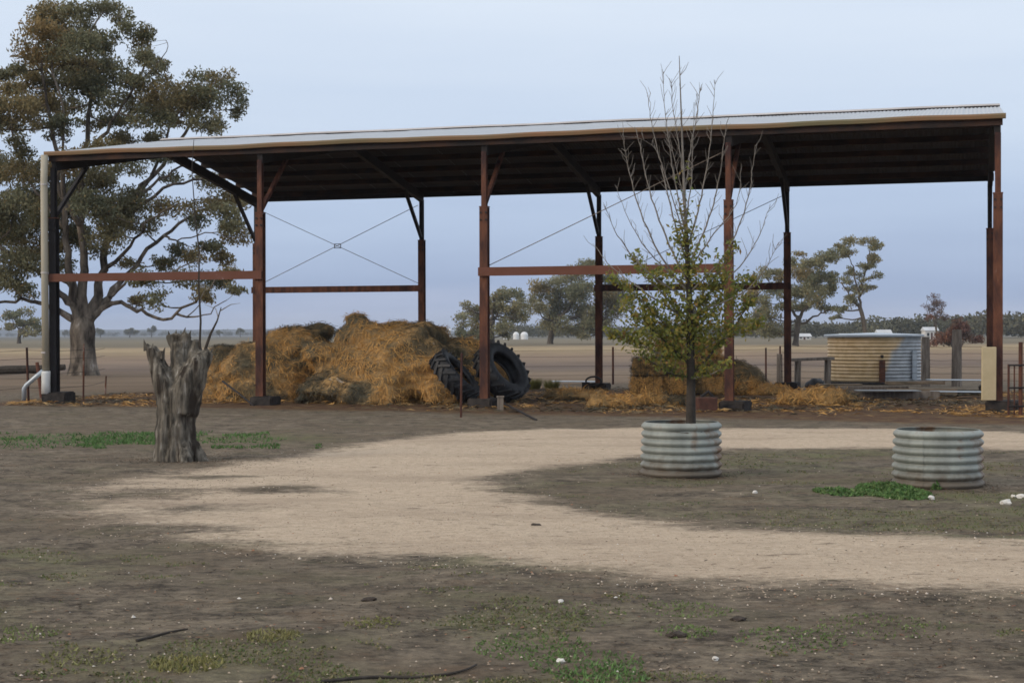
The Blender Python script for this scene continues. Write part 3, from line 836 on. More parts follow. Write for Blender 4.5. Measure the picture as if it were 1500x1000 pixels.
def bl(px, row): 
    p = at(px, 500, BD); p.z = 0.02 + row * 0.49; return p
BS = (0.86, 0.46, 0.46)
for k, (px, row, dz, lab, wts) in enumerate([
    (948, 0, 0.1, 'square hay bale at the bottom of the stack, beside the fence picket', 0.8), (993, 0, 0.05, 'square hay bale at the bottom of the stack behind the young trunk', 0.7),
    (1040, 0, -0.06, 'bright square hay bale at the bottom of the stack, hidden partly by a rusty post', 0.45), (1088, 0, -0.3, 'bottom square bale at the collapsed end of the stack', 1.2),
    (950, 1, 0.12, 'dark square hay bale in the second layer, under the leaning tree foliage', 1.9), (1000, 1, 0.0, 'second-layer square hay bale right behind the young trunk', 1.4), (1047, 1, 0.1, 'second-layer square bale touching the back of a rusty front post', 1.0),
    (985, 2, -0.1, 'topmost square hay bale of the stack, overhung by yellowing leaves', 1.1), (1032, 2, 0.12, 'topmost square hay bale of the stack, next to the rusty post', 0.7)]):
    square_bale(lab, bl(px, row), dz + SH_TH, BS, 200 + k, wts)
hay_heap('hay_heap', 'small slanting heap of hay slumped against the square bales', (1100, 575), 41.6, [
    (1095, 560, 0, 0.42, 0.5, 0.42), (1080, 548, 0.1, 0.36, 0.5, 0.4), (1112, 572, 0, 0.32, 0.4, 0.3)], 2600, 21, wts=1.2, dispk=0.5, voxel=0.055)

# --- tractor tyres
def tyre(label, px, depth, axis_dir, R=0.74, w=0.42):
    az = abs(axis_dir.normalized().z)
    p = at(px, 500, depth); p.z = R * math.sqrt(1 - az * az) + w / 2 * az - 0.03
    t = thing('tractor_tyre', label, 'tyre', p, 0, 'big tractor tyres beside the hay')
    q = Vector((0, 0, 1)).rotation_difference(axis_dir)
    t.rotation_mode = 'QUATERNION'; t.rotation_quaternion = q
    m = MB(); r0 = R - 0.06; hw = w / 2
    prof = [(0.42 * R + .09, -hw * 0.62), (0.55 * R + .05, -hw * 0.92), (0.72 * R + .02, -hw), (r0 - 0.05, -hw * 0.96), (r0, -hw * 0.78), (r0 + 0.012, 0), (r0, hw * 0.78), (r0 - 0.05, hw * 0.96), (0.72 * R + .02, hw), (0.55 * R + .05, hw * 0.92), (0.42 * R + .09, hw * 0.62),
            (0.42 * R + .11, hw * 0.5), (0.72 * R, hw * 0.84), (r0 - 0.06, hw * 0.7), (r0 - 0.05, 0), (r0 - 0.06, -hw * 0.7), (0.72 * R, -hw * 0.84), (0.42 * R + .11, -hw * 0.5), (0.42 * R + .09, -hw * 0.62)]
    m.lathe(prof, 40); m.build('carcass', MAT['rubber'], t, True)
    # lugs: each a slanted bar running from the shoulder to past the centre line
    lm = MB()
    lm.beam((r0 + 0.012, -0.10, -0.03), (r0 - 0.008, 0.10, hw * 0.97), 0.055, 0.085, up=(1, 0, 0))
    lme = lm.mesh('lug'); lme.materials.append(MAT['rubber'])
    lm2 = MB(); lm2.beam((r0 + 0.012, -0.10, 0.03), (r0 - 0.008, 0.10, -hw * 0.97), 0.055, 0.085, up=(1, 0, 0))
    lme2 = lm2.mesh('lug'); lme2.materials.append(MAT['rubber'])
    for k in range(20):
        for me, off in ((lme, 0), (lme2, 0.5)):
            o = bpy.data.objects.new('lug', me); COL.objects.link(o); o.parent = t
            o.rotation_euler = (0, 0, 2 * math.pi * (k + off) / 20)
    return t
tyre('black tractor tyre tilted against the big hay heap, tread towards the drive', 667, 36.0, Vector((0.74, -0.16, 0.66)), 0.70, 0.42)
tyre('black tractor tyre leaning open side out behind a rusty post', 735, 36.6, Vector((0.66, -0.48, 0.52)), 0.76, 0.46)
#SECTION3
# ------------------------------------------------------------------ water tank
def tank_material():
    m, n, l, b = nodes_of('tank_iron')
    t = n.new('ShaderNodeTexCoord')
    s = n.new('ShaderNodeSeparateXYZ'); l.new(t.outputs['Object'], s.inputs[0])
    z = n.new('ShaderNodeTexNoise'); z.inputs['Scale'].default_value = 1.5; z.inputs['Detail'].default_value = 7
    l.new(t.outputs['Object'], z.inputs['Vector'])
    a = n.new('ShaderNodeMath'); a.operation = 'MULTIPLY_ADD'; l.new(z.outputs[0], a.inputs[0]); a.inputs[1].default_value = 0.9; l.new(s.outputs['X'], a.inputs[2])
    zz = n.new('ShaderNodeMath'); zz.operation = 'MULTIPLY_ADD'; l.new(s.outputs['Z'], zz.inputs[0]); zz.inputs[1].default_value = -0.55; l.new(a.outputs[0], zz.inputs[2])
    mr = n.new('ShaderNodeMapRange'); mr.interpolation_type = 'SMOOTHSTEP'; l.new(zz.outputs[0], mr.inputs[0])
    mr.inputs[1].default_value = 0.12; mr.inputs[2].default_value = 0.34; mr.inputs[3].default_value = 1; mr.inputs[4].default_value = 0  # tan left side: stain colour with some warm sunlight painted in
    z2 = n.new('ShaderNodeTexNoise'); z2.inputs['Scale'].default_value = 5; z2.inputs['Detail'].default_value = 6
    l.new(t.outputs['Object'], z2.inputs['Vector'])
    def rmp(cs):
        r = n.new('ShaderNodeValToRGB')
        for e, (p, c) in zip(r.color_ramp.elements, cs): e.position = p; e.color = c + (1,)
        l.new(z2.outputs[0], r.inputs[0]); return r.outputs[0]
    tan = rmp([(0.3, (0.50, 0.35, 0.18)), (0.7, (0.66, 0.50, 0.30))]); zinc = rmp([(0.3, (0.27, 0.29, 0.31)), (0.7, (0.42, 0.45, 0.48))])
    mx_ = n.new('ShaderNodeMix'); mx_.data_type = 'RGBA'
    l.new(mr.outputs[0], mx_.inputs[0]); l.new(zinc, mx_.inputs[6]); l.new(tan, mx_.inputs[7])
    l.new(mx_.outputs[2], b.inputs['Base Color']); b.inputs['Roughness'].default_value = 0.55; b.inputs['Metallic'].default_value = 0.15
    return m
TD = 50.2
tp = at(1280, 500, TD); tp.z = 0
tank = thing('water_tank', 'round corrugated water tank, tan and grey, with a flat iron lid', 'water tank', tp, 0)
def corr(R, H, z0, waves, amp, thick=0.0, inner=False, per=8):
    pr = []
    for i in range(waves * per + 1):
        z = z0 + H * i / (waves * per)
        pr.append((R + amp * (2 * abs(math.sin(math.pi * i / per)) ** 0.95 - 1) - thick, z))
    return pr
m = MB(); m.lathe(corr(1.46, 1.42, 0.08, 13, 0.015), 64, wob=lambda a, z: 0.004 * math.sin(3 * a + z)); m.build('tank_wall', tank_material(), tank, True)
m = MB(); m.lathe([(1.50, 1.50), (1.58, 1.50), (1.585, 1.56), (1.55, 1.575), (0.9, 1.60), (0.02, 1.635)], 64); m.build('tank_lid', MAT['zinc_blue'], tank, False)
m = MB(); m.lathe([(0.01, 0.085), (1.62, 0.085), (1.64, 0.06), (1.64, -0.1)], 48); m.build('tank_base', MAT['concrete'], tank)
m = MB(); m.box((-0.1, -1.56, 0.42), (0.17, 0.1, 0.72)); m.build('outlet_post', MAT['rust'], tank)
m = MB(); m.tube([(-0.1, -1.44, 0.9), (-0.1, -1.6, 0.9), (-0.12, -1.64, 0.86)], 0.04, 8); m.build('tap', MAT['dark_steel'], tank)
m = MB(); m.box((1.0, -1.18, 0.62), (0.14, 0.10, 0.9)); m.build('overflow_pipe', MAT['zinc_blue'], tank)

# bench beside the tank
bp_ = gnd(1188, 566); bp_.z = 0
bench = thing('timber_bench', 'rough grey timber bench beside the water tank', 'bench', bp_, 0.05)
m = MB(); m.box((-0.05, 0, 0.83), (1.45, 0.42, 0.09), Matrix.Rotation(-0.035, 3, 'Y')); m.build('bench_top', MAT['timber'], bench)
for x, y in ((-0.42, -0.14), (-0.42, 0.14), (0.5, -0.14), (0.5, 0.14)):
    m = MB(); m.beam((x, y, -0.05), (x + 0.02, y, 0.785 + 0.03 * x), 0.11, 0.11); m.build('leg', MAT['timber'], bench)
tag(blk := link('rubber_offcut', blob_mesh('rubber_offcut', (lambda b_: (bm_ell(b_, (0, 0, .12), (.28, .2, .2)), bm_ell(b_, (.25, 0, .06), (.3, .18, .1)), b_)[2])(bmesh.new()), 0.03, lambda c, nn: nn * mnoise.noise(c * 6) * 0.05), MAT['rubber']), 'crumpled black rubber scrap on the ground beside the bench', 'scrap')
blk.location = gnd(1194, 570); blk.location.z = 0

# planks and iron sheets stacked in front of the tank
def corr_sheet(w, l_, seg=30):
    m = MB(); vs_, fs = [], []
    for k in range(seg + 1):
        for z in (0, -0.006):
            for y in (-w / 2, w / 2): vs_.append((-l_ / 2 + 0, 0, 0))
    vs_ = []
    for k in range(seg + 1):
        y = -w / 2 + w * k / seg; z = 0.012 * math.sin(2 * math.pi * k / 6)
        vs_ += [(-l_ / 2, y, z), (l_ / 2, y, z + 0.0), (-l_ / 2, y, z - 0.004), (l_ / 2, y, z - 0.004)]
    for k in range(seg):
        a, b_ = k * 4, k * 4 + 4
        fs += [(a, a + 1, b_ + 1, b_), (a + 2, b_ + 2, b_ + 3, a + 3), (a, b_, b_ + 2, a + 2), (a + 1, a + 3, b_ + 3, b_ + 1)]
    m.add(vs_, fs); return m
def plank(px0, px1, py, z, w, th, lab, mt, rz=0.0, tilt=0.0, depth=None):
    c = gnd((px0 + px1) / 2, py) if depth is None else at((px0 + px1) / 2, 500, depth)
    L = (px1 - px0) / F_PX * c.y
    c.z = z
    m = MB()
    nseg = 6
    for k in range(1):
        m.box((0, 0, 0), (L, w, th), Matrix.Rotation(0, 3, 'Z'))
    o = m.build('plank', mt, None); o.location = c; o.rotation_euler = (0, tilt, rz)
    bv = o.modifiers.new('b', 'BEVEL'); bv.width = 0.008; bv.segments = 2
    return tag(o, lab, 'plank', 'planks piled before the tank')
plank(1240, 1375, 585, 0.10, 0.28, 0.20, 'thick grey sleeper at the bottom of the plank pile', MAT['timber'], 0.03)
plank(1300, 1400, 580, 0.10, 0.24, 0.18, 'short brown sleeper beside the pale iron sheets', MAT['plank'], -0.08)
plank(1225, 1330, 576, 0.10, 0.25, 0.18, 'grey board in the back of the plank pile', MAT['timber'], 0.06)
plank(1298, 1382, 577, 0.30, 0.34, 0.08, 'warm brown board lying across the top of the plank pile', MAT['plank'], 0.02)
plank(1200, 1262, 572, 0.12, 0.3, 0.14, 'pale weathered board between the bench and the plank pile', MAT['plank'], 0.1)
for (px, py, z, w, l_, rz, lab) in ((1300, 586, 0.235, 0.5, 1.5, 0.05, 'pale flat iron sheet lying on the grey sleepers'), (1412, 574, 0.33, 0.75, 1.9, 0.03, 'upper pale corrugated iron sheet near the cream panel'),
                              (1410, 583, 0.16, 0.7, 1.5, -0.12, 'lower corrugated iron sheet near the cream panel'), (843, 563, 0.10, 0.7, 1.5, 0.02, 'bright iron sheet lying on the ground behind the back shed post')):
    c = gnd(px, py); c.z = z
    o = corr_sheet(w, l_).build('iron_sheet', MAT['zinc_blue']); o.location = c; o.rotation_euler = (0.0, 0.01, rz)
    tag(o, lab, 'iron sheet', 'loose corrugated iron sheets')
for (px, py, l_, lab) in ((1405, 580, 1.6, 'dark log propping up the corrugated iron sheets'), ):
    c = gnd(px, py); c.z = 0.07
    m = MB(); m.tube([(-l_ / 2, 0.1, 0), (0, 0.12, 0.02), (l_ / 2, 0.1, 0)], [0.08, 0.075, 0.07], 8); o = m.build('log', MAT['dark_bark']); o.location = c; tag(o, lab, 'log')

# cream panel standing against the right-hand post
c = shed_pt(SH_L - 0.18, -0.36); c.z = 0.28
m = MB(); m.box((0, 0, 0.52), (0.29, 0.05, 1.06)); m.box((0, 0.04, 0.52), (0.26, 0.03, 1.0))
o = m.build('cream_panel', MAT['cream']); o.location = c; o.rotation_euler = (0.02, 0, 0.05)
bv = o.modifiers.new('b', 'BEVEL'); bv.width = 0.01; bv.segments = 2
tag(o, 'narrow cream painted metal panel fixed upright to the end post', 'panel')

# bars and pickets about the shed
def bar(name, label, cat, a, b_, r, mt, group=None):
    a, b_ = Vector(a), Vector(b_)
    m = MB(); m.tube([(0, 0, 0), (b_ - a) * 0.5 + Vector((0, 0, r * 0.4)), b_ - a], r, 7)
    o = m.build(name, mt); o.location = a
    return tag(o, label, cat, group)
bar('steel_bar', 'thin dark bar sloping to the ground beside the tyres', 'bar', at(716, 580, 36.0), G(786, 616), 0.022, MAT['dark_steel'])
bar('steel_bar', 'dark bar leaning out of the weathered hay heap to the post foot', 'bar', at(326, 558, 37.6), G(372, 594), 0.024, MAT['dark_steel'])
g = G(675, 611)
bar('steel_picket', 'lone rusty steel picket standing before the largest hay heap', 'picket', g - Vector((0, 0, .1)), g + Vector((0.02, 0, 1.25)), 0.022, MAT['rust'])
m = MB(); m.box((0, 0, 0.13), (0.13, 0.13, 0.32)); m.box((0, 0, 0.30), (0.16, 0.16, 0.03)); o = m.build('short_stake', MAT['timber']); o.location = G(733, 602); tag(o, 'short pale timber stake at the foot of the middle post', 'stake')
# ring of scrap steel at back post, bent scrap by front post
bpx = shed_pt(2 * BAY - 0.18, SH_W - 0.35)
m = MB(); pts = [(0.22 * math.cos(a) + 0.1, 0.03 * math.sin(2 * a), 0.26 + 0.13 * math.sin(a)) for a in np.linspace(0, 2 * math.pi, 14)]
m.tube(pts, 0.028, 7); m.box((-0.12, 0, 0.1), (0.22, 0.14, 0.26)); o = m.build('steel_clamp', MAT['dark_steel']); o.location = bpx
tag(o, 'dark steel ring clamp at the foot of a back post', 'clamp')
g = shed_pt(3 * BAY - 0.42, -0.28)
m = MB(); m.tube([(-0.22, 0, 0.02), (-0.12, 0, 0.30), (0.02, 0, 0.40), (0.12, 0, 0.28), (0.16, 0, 0.05)], 0.035, 7); o = m.build('bent_iron', MAT['dark_steel']); o.location = g
tag(o, 'bent dark iron hoop leaning at the foot of the post behind the young tree', 'scrap iron')
m = MB(); m.box((0, 0, 0.14), (0.42, 0.3, 0.3)); o = m.build('red_block', mat('red_block', [(0.06, 0.03, 0.024), (0.11, 0.05, 0.036)], 8, 0.9, 0.3)); o.location = shed_pt(3 * BAY - 0.4, -0.62); o.rotation_euler = (0, 0, .2)
bv = o.modifiers.new('b', 'BEVEL'); bv.width = 0.02; bv.segments = 2
tag(o, 'dull red block beside the footing of the post behind the young tree', 'block')

# ------------------------------------------------------------------ fences
def fence(label, posts, wires, rad_w=0.006, mt=None, r=0.03, mtp=None):
    """posts: (px, py_base, height, radius, lean)"""
    ps = [gnd(p[0], p[1]) for p in posts]
    for p in ps: p.z = 0
    t = thing('wire_fence', label, 'fence', ps[0])
    for p, q in zip(ps, posts):
        m = MB(); a = p - ps[0]
        rr = q[3]
        m.tube([a + Vector((0, 0, -0.2)), a + Vector((q[4] * 0.5, 0, q[2] * 0.5)), a + Vector((q[4], 0, q[2]))], [rr * 1.05, rr, rr * 0.93], 10 if rr > 0.06 else 6)
        m.build('fence_post', mtp or MAT['rust'], t)
    for h in wires:
        for (pa, qa), (pb, qb) in zip(list(zip(ps, posts))[:-1], list(zip(ps, posts))[1:]):
            a = pa - ps[0]; b_ = pb - ps[0]
            mid = (a + b_) / 2 + Vector((0, 0, h - 0.03))
            off = Vector((0, -0.07 if qa[3] > .06 else -0.03, 0))
            m = MB(); m.tube([a + off + Vector((0, 0, h)), mid + off, b_ + off + Vector((0, 0, h))], rad_w, 4, cap=False); m.build('wire', MAT['dark_steel'], t)
    return t
fence('sagging wire fence on thin rusty pickets beside the downpipe end of the shed', [(-60, 594, 1.3, .028, 0), (42, 589, 1.32, .032, -0.04), (122, 586, 1.4, .026, 0.02), (154, 577, 0.5, .024, 0.03)], (0.35, 0.7, 1.05, 1.25))
fence('long wire fence on thin pickets crossing the paddock behind the square bales', [(620, 562, 1.2, .03, 0), (898, 563, 1.2, .035, 0.0), (1122, 561, 1.15, .03, 0), (1142, 560, 1.2, .03, 0.02)], (0.3, 0.6, 0.9, 1.1))
fence('post and wire fence with thick weathered timber posts beside the tank', [(1142, 561, 0.95, .10, 0), (1356, 566, 1.5, .13, 0.0), (1401, 566, 1.72, .15, 0.02), (1600, 566, 1.6, .14, 0)], (0.2, 0.4, 0.6, 0.8, 1.0, 1.2), mtp=MAT['timber'])
# iron stakes at the right edge: a low panel of welded bars and one tall stake
g = G(1488, 611)
t = thing('iron_gate', 'narrow rusty iron gate panel standing just past the end post', 'gate', g)
for x, h, r in ((-0.14, 1.0, 0.022), (0.09, 1.42, 0.04), (-0.03, 0.98, 0.014), (0.36, 1.0, 0.022), (0.26, 0.98, 0.014)):
    m = MB(); m.tube([(x, 0, -0.1), (x + 0.005, 0, h)], r, 8); m.build('upright', MAT['rust'], t)
for z in (0.98, 0.55, 0.2):
    m = MB(); m.tube([(-0.15, -0.045, z), (0.9, -0.045, z + 0.01)], 0.018, 6); m.build('cross_bar', MAT['dark_steel'], t)
# dark rail and red stake left of the big gum
c = gnd(40, 555); c.z = 0.32
m = MB(); m.tube([(-2.0, 0, -0.08), (-0.8, 0, 0.02), (0.6, 0, 0.05), (1.4, 0, 0.12)], [0.14, 0.16, 0.15, 0.11], 9); o = m.build('fallen_log', MAT['dark_bark']); o.location = c
tag(o, 'dark fallen log lying beside the big gum tree', 'log')
m = MB(); a = gnd(62, 583); m.tube([(0, 0, -.05), (-0.06, 0.02, 0.4), (-0.14, 0.03, 0.92)], [0.06, 0.055, 0.045], 7); o = m.build('leaning_stake', MAT['rust_bright']); o.location = a; tag(o, 'short reddish stake leaning behind the downpipe elbow', 'stake')

# ------------------------------------------------------------------ foreground stump
g = G(258, 676); SD = g.y + 0.25
org = Vector((g.x, SD, 0))
stump = thing('dead_tree_stump', 'thick forked grey dead tree stump beside the gravel drive', 'stump', org)
def sp(px, py, dy=0.0): return at(px, py, SD + dy) - org
bm = bmesh.new()
K = SD / F_PX
bm_tube(bm, [sp(256, 690), sp(256, 676), sp(257, 650), sp(258, 610), sp(260, 588), sp(262, 572), sp(264, 558)], [36 * K, 33 * K, 30 * K, 28 * K, 29 * K, 26 * K, 15 * K], 16)
bm_tube(bm, [sp(253, 600, -.02), sp(242, 565, -.03), sp(229, 530), sp(221, 508)], [23 * K, 18 * K, 12 * K, 8 * K], 10)
bm_tube(bm, [sp(223, 515), sp(213, 504)], [7 * K, 4.5 * K], 8)
bm_tube(bm, [sp(232, 530), sp(238, 512, -.05)], [6 * K, 3.5 * K], 8)
bm_tube(bm, [sp(266, 570), sp(266, 535, .08), sp(263, 508, .1), sp(262, 490, .1)], [20 * K, 15 * K, 13 * K, 11 * K], 10)
bm_tube(bm, [sp(266, 505, .05), sp(275, 489, .05)], [9 * K, 6 * K], 8)
bm_tube(bm, [sp(258, 505, .05), sp(250, 490, .05)], [9 * K, 6 * K], 8)
bm_tube(bm, [sp(265, 600, -.04), sp(280, 556, -.07), sp(292, 532, -.06), sp(308, 514, 0)], [25 * K, 22 * K, 16 * K, 8 * K], 10)
bm_tube(bm, [sp(288, 535, .05), sp(286, 512, .1), sp(285, 500, .1)], [13 * K, 10 * K, 7 * K], 10)
for a_, ln in ((-2.6, .34), (-1.2, .36), (-0.2, .33), (0.9, .3), (2.2, .3)):
    bm_tube(bm, [(0.14 * math.cos(a_), 0.14 * math.sin(a_), 0.18), (ln * math.cos(a_), ln * math.sin(a_), -0.06)], [0.12, 0.06], 8)
def sdisp(c, nn):
    a = math.atan2(c.y, c.x)
    return nn * (mnoise.noise(Vector((math.cos(a) * 3.2, math.sin(a) * 3.2, c.z * 0.7))) * 0.035 + mnoise.fractal(c * 7, 1, 2, 3) * 0.018 + mnoise.noise(Vector((c.x * 22, c.y * 22, c.z * 2))) * 0.008)
link('trunk', blob_mesh('trunk', bm, 0.022, sdisp), MAT['dead_wood'], stump)
def sucker(pts, r):
    m = MB(); P = [sp(*p) for p in pts]
    m.tube(P, [r * (1 - 0.75 * i / (len(P) - 1)) for i in range(len(P))], 6)
    return m.build('sucker_stem', MAT['twig'] if r < .01 else MAT['dark_bark'], stump)
sucker([(292, 520, .05), (294, 470, .05), (291, 420, .05), (292, 370, .08), (286, 320, .08), (284, 290, .09), (281, 250, .1), (284, 205, .1)], 0.0165)
sucker([(300, 514, .0), (308, 490, -.02), (318, 470, -.04), (324, 450, -.05)], 0.024)
sucker([(323, 455, -.05), (338, 446, -.05), (352, 444, -.05)], 0.008)
sucker([(320, 466, -.05), (316, 452, 0), (300, 446, 0.02)], 0.008)
sucker([(292, 440, .05), (300, 425, .05), (318, 420, .05)], 0.006)
sucker([(290, 385, .07), (296, 360, .06), (303, 345, .06)], 0.006)
for (px, py, dy, h_, lx_) in ((214, 508, 0, .10, -.02), (222, 512, -.02, .08, .01), (238, 520, -.05, .10, .02), (250, 497, .05, .11, -.02), (258, 494, .1, .10, 0), (268, 494, .1, .13, .02), (276, 494, .05, .09, .02), (285, 506, .1, .08, 0), (296, 520, -.02, .09, .03), (306, 518, 0, .08, .04)):
    m = MB(); b0 = sp(px, py, dy) - Vector((0, 0, .05)); m.tube([b0, b0 + Vector((lx_ * .6, 0, h_ * .8)), b0 + Vector((lx_ * 1.6, .01, h_ + .05))], [.034, .022, .003], 5); m.build('splinter', MAT['dead_wood'], stump)

# ------------------------------------------------------------------ corrugated planters
def planter(label, px, py_front, width_px, height, seed, soil_z):
    f_ = gnd(px, py_front)
    R = width_px / F_PX * (f_.y + 0.4) / 2
    loc = Vector((f_.x * (f_.y + R) / f_.y, f_.y + R, 0))
    t = thing('corrugated_planter', label, 'planter', loc, 0, 'planters cut from old corrugated tanks')
    rn = random.Random(seed)
    ph = [rn.uniform(0, 6.28) for _ in range(4)]
    wob = lambda a, z: 0.014 * math.sin(2 * a + ph[0]) + 0.008 * math.sin(5 * a + ph[1] + z * 4) + 0.012 * mnoise.noise(Vector((3 * math.cos(a) + seed * 9, 3 * math.sin(a), z * 6))) + (0.03 * math.exp(-((a - ph[2]) ** 2) / 0.05) * math.sin(z * 9)) - 0.03 * (z / height - 0.5)
    waves = 7
    out = corr(R, height, -0.015, waves, 0.0185, per=12)
    inn = [(r - 0.006, z) for r, z in reversed(out)]
    m = MB(); m.lathe(out + [(out[-1][0] - 0.003, out[-1][1] + 0.004)] + inn, 96, wob=wob); m.build('ring_wall', MAT['galv'], t, True)
    # lapped vertical seam facing the drive with rivets
    a0 = -math.pi / 2 + (0.22 if seed == 1 else -0.62)
    m = MB(); vs_, fs = [], []
    for (r, z) in out:
        for da in (-0.045, 0.045):
            rr = r * (1 + wob((a0 + da) % (2 * math.pi), z)) + 0.006
            vs_.append((rr * math.cos(a0 + da), rr * math.sin(a0 + da), z))
    for i in range(len(out) - 1): fs.append((2 * i, 2 * i + 1, 2 * i + 3, 2 * i + 2))
    m.add(vs_, fs); m.build('seam', MAT['galv'], t, True)
    bm = bmesh.new(); bmesh.ops.create_circle(bm, cap_ends=True, segments=40, radius=R * 0.965)
    bmesh.ops.subdivide_edges(bm, edges=bm.edges, cuts=2); bmesh.ops.triangulate(bm, faces=bm.faces)
    for v in bm.verts: v.co.z = soil_z + 0.03 * mnoise.noise(v.co * 4)
    me = bpy.data.meshes.new('soil'); bm.to_mesh(me); bm.free(); link('soil', me, MAT['soil'], t)
    return t, loc, R
pl1, P1, R1 = planter('round corrugated iron planter holding the young tree', 998, 700, 113, 0.615, 1, 0.50)
pl2, P2, R2 = planter('empty round corrugated iron planter with weeds at its foot', 1374, 716, 127, 0.60, 2, 0.30)

# ------------------------------------------------------------------ vegetation builders
def smooth_poly(pts, n=4):
    pts = [Vector(p) for p in pts]
    if len(pts) < 3: return pts
    out = []
    for i in range(len(pts) - 1):
        p0, p1, p2, p3 = pts[max(i - 1, 0)], pts[i], pts[i + 1], pts[min(i + 2, len(pts) - 1)]
        for k in range(n):
            t = k / n
            out.append(0.5 * ((2 * p1) + (p2 - p0) * t + (2 * p0 - 5 * p1 + 4 * p2 - p3) * t * t + (3 * p1 - p0 - 3 * p2 + p3) * t ** 3))
    out.append(pts[-1])
    return out

PAL_GUM = np.array([(0.17, 0.17, 0.098), (0.19, 0.185, 0.11), (0.15, 0.158, 0.098), (0.205, 0.188, 0.105), (0.235, 0.19, 0.095), (0.25, 0.178, 0.08)])
def gum(name, label, base_px, depth, trunk, limbs, clumps, seed, group, leaf=(0.17, 0.065), dens=1000, dspread=3.0, bark=None, pal=PAL_GUM, warm=None, lmat=None, subr=0.66):
    rn = random.Random(seed); rng = np.random.default_rng(seed)
    org = at(base_px[0], base_px[1], depth); org.z = 0
    K = depth / F_PX
    t = thing(name, label, 'tree', org, 0, group)
    def w(px, py, dy=0.0): return at(px, py, depth + dy) - org
    m = MB()
    tp_ = smooth_poly([w(px, py) for px, py, _ in trunk], 4)
    tr = list(np.interp(np.linspace(0, len(trunk) - 1, len(tp_)), range(len(trunk)), [x[2] * K * (1 if depth < 100 else .5) for x in trunk]))
    m.tube(tp_, tr, 14)
    samples = [(p, r) for p, r in zip(tp_[len(tp_) // 2:], tr[len(tp_) // 2:])]
    for (pts, w0, w1) in limbs:
        dd = rn.uniform(-1, 1) * dspread
        L = [w(px, py, dd * (i / (len(pts) - 1)) ** 1.2) for i, (px, py) in enumerate(pts)]
        L = smooth_poly(L, 5)
        L = [p + Vector((rn.gauss(0, 1), rn.gauss(0, 1), rn.gauss(0, 1))) * K * (1.6 if 0 < i else 0) for i, p in enumerate(L)]
        R_ = [(0.72 + 0.3 * max(0, 1 - i / 5)) * (w0 + (w1 - w0) * (i / (len(L) - 1)) ** 0.8) * K / 2 for i in range(len(L))]
        m.tube(L, R_, 8)
        samples += list(zip(L[2:], R_[2:]))
    sp_ = np.array([tuple(p) for p, r in samples])
    Cs, Ts = [], []
    for (px, py, rx, ry) in clumps:
        c = w(px, py, rn.uniform(-1, 1) * dspread)
        gk = 1.16 if depth < 100 else 1.08
        a, b_ = rx * K * gk, ry * K * gk
        # twig from the nearest limb, from below if possible
        dist = np.linalg.norm(sp_ - np.array(c), axis=1) + np.maximum(0, sp_[:, 2] - c.z) * 1.2
        j = int(dist.argmin()); p0, r0 = samples[j]
        mid = (p0 + c) / 2 + Vector((rn.gauss(0, .15), rn.gauss(0, .15), -0.12)) * (c - p0).length * 0.7
        rr = min(r0 * 0.7, max(0.012, 1.6 * K))
        tw = smooth_poly([p0, mid, c], 4)
        m.tube(tw, [rr * (1 - 0.7 * i / (len(tw) - 1)) for i in range(len(tw))], 5)
        for q in range(4):
            e = c + Vector((rn.uniform(-1, 1) * a, rn.uniform(-1, 1) * a, rn.uniform(-.7, .9) * b_))
            m.tube([tw[-3], (tw[-2] + e) / 2, e], [rr * .45, rr * .3, rr * .12], 4, cap=False)
        # sub-tufts of leaves
        nsub = max(9, int(14 * (a * b_) ** 0.5 / (0.8 * depth / 64)))
        base = rng.choice(4) if rn.random() < (0.8 if depth < 100 else 0.93) else 4
        if warm and any((px - x) ** 2 + (py - y) ** 2 < r * r for x, y, r in warm): base = 4 if rn.random() < .75 else 5
        cden = rn.uniform(.55, 1.25)
        for q in range(nsub):
            u = rng.normal(size=3); u /= np.linalg.norm(u); u *= rng.random() ** 0.4
            sc = np.array(c) + u * np.array([a, a, b_])
            s = subr * (a * b_) ** 0.5 * rn.uniform(.7, 1.25)
            nl = int(dens * cden * s * s * (0.17 * 0.06) / (leaf[0] * leaf[1]))
            d = rng.normal(size=(nl, 3)); d /= np.linalg.norm(d, axis=1, keepdims=True); d *= rng.random((nl, 1)) ** 0.5
            Cs.append(sc + d * np.array([s * 1.25, s * 1.25, s * 0.8]))
            col = pal[base] * rn.uniform(.8, 1.2)
            tt = np.where(rng.random((nl, 1)) < 0.2, pal[rng.integers(0, len(pal), nl)], col) * rng.uniform(.75, 1.3, (nl, 1))
            Ts.append(tt)
    m.build('trunk', bark or MAT['bark'], t, True)
    C = np.concatenate(Cs); T = np.concatenate(Ts) * (1.0 if depth < 100 else 1.3)
    V = leaf_quads(C, leaf[0] * rng.uniform(.6, 1.3, len(C)), leaf[1] * rng.uniform(.7, 1.3, len(C)), 0.9, rng)
    link('crown', quads_mesh('crown', V, T), lmat or MAT['leaf'], t)
    return t

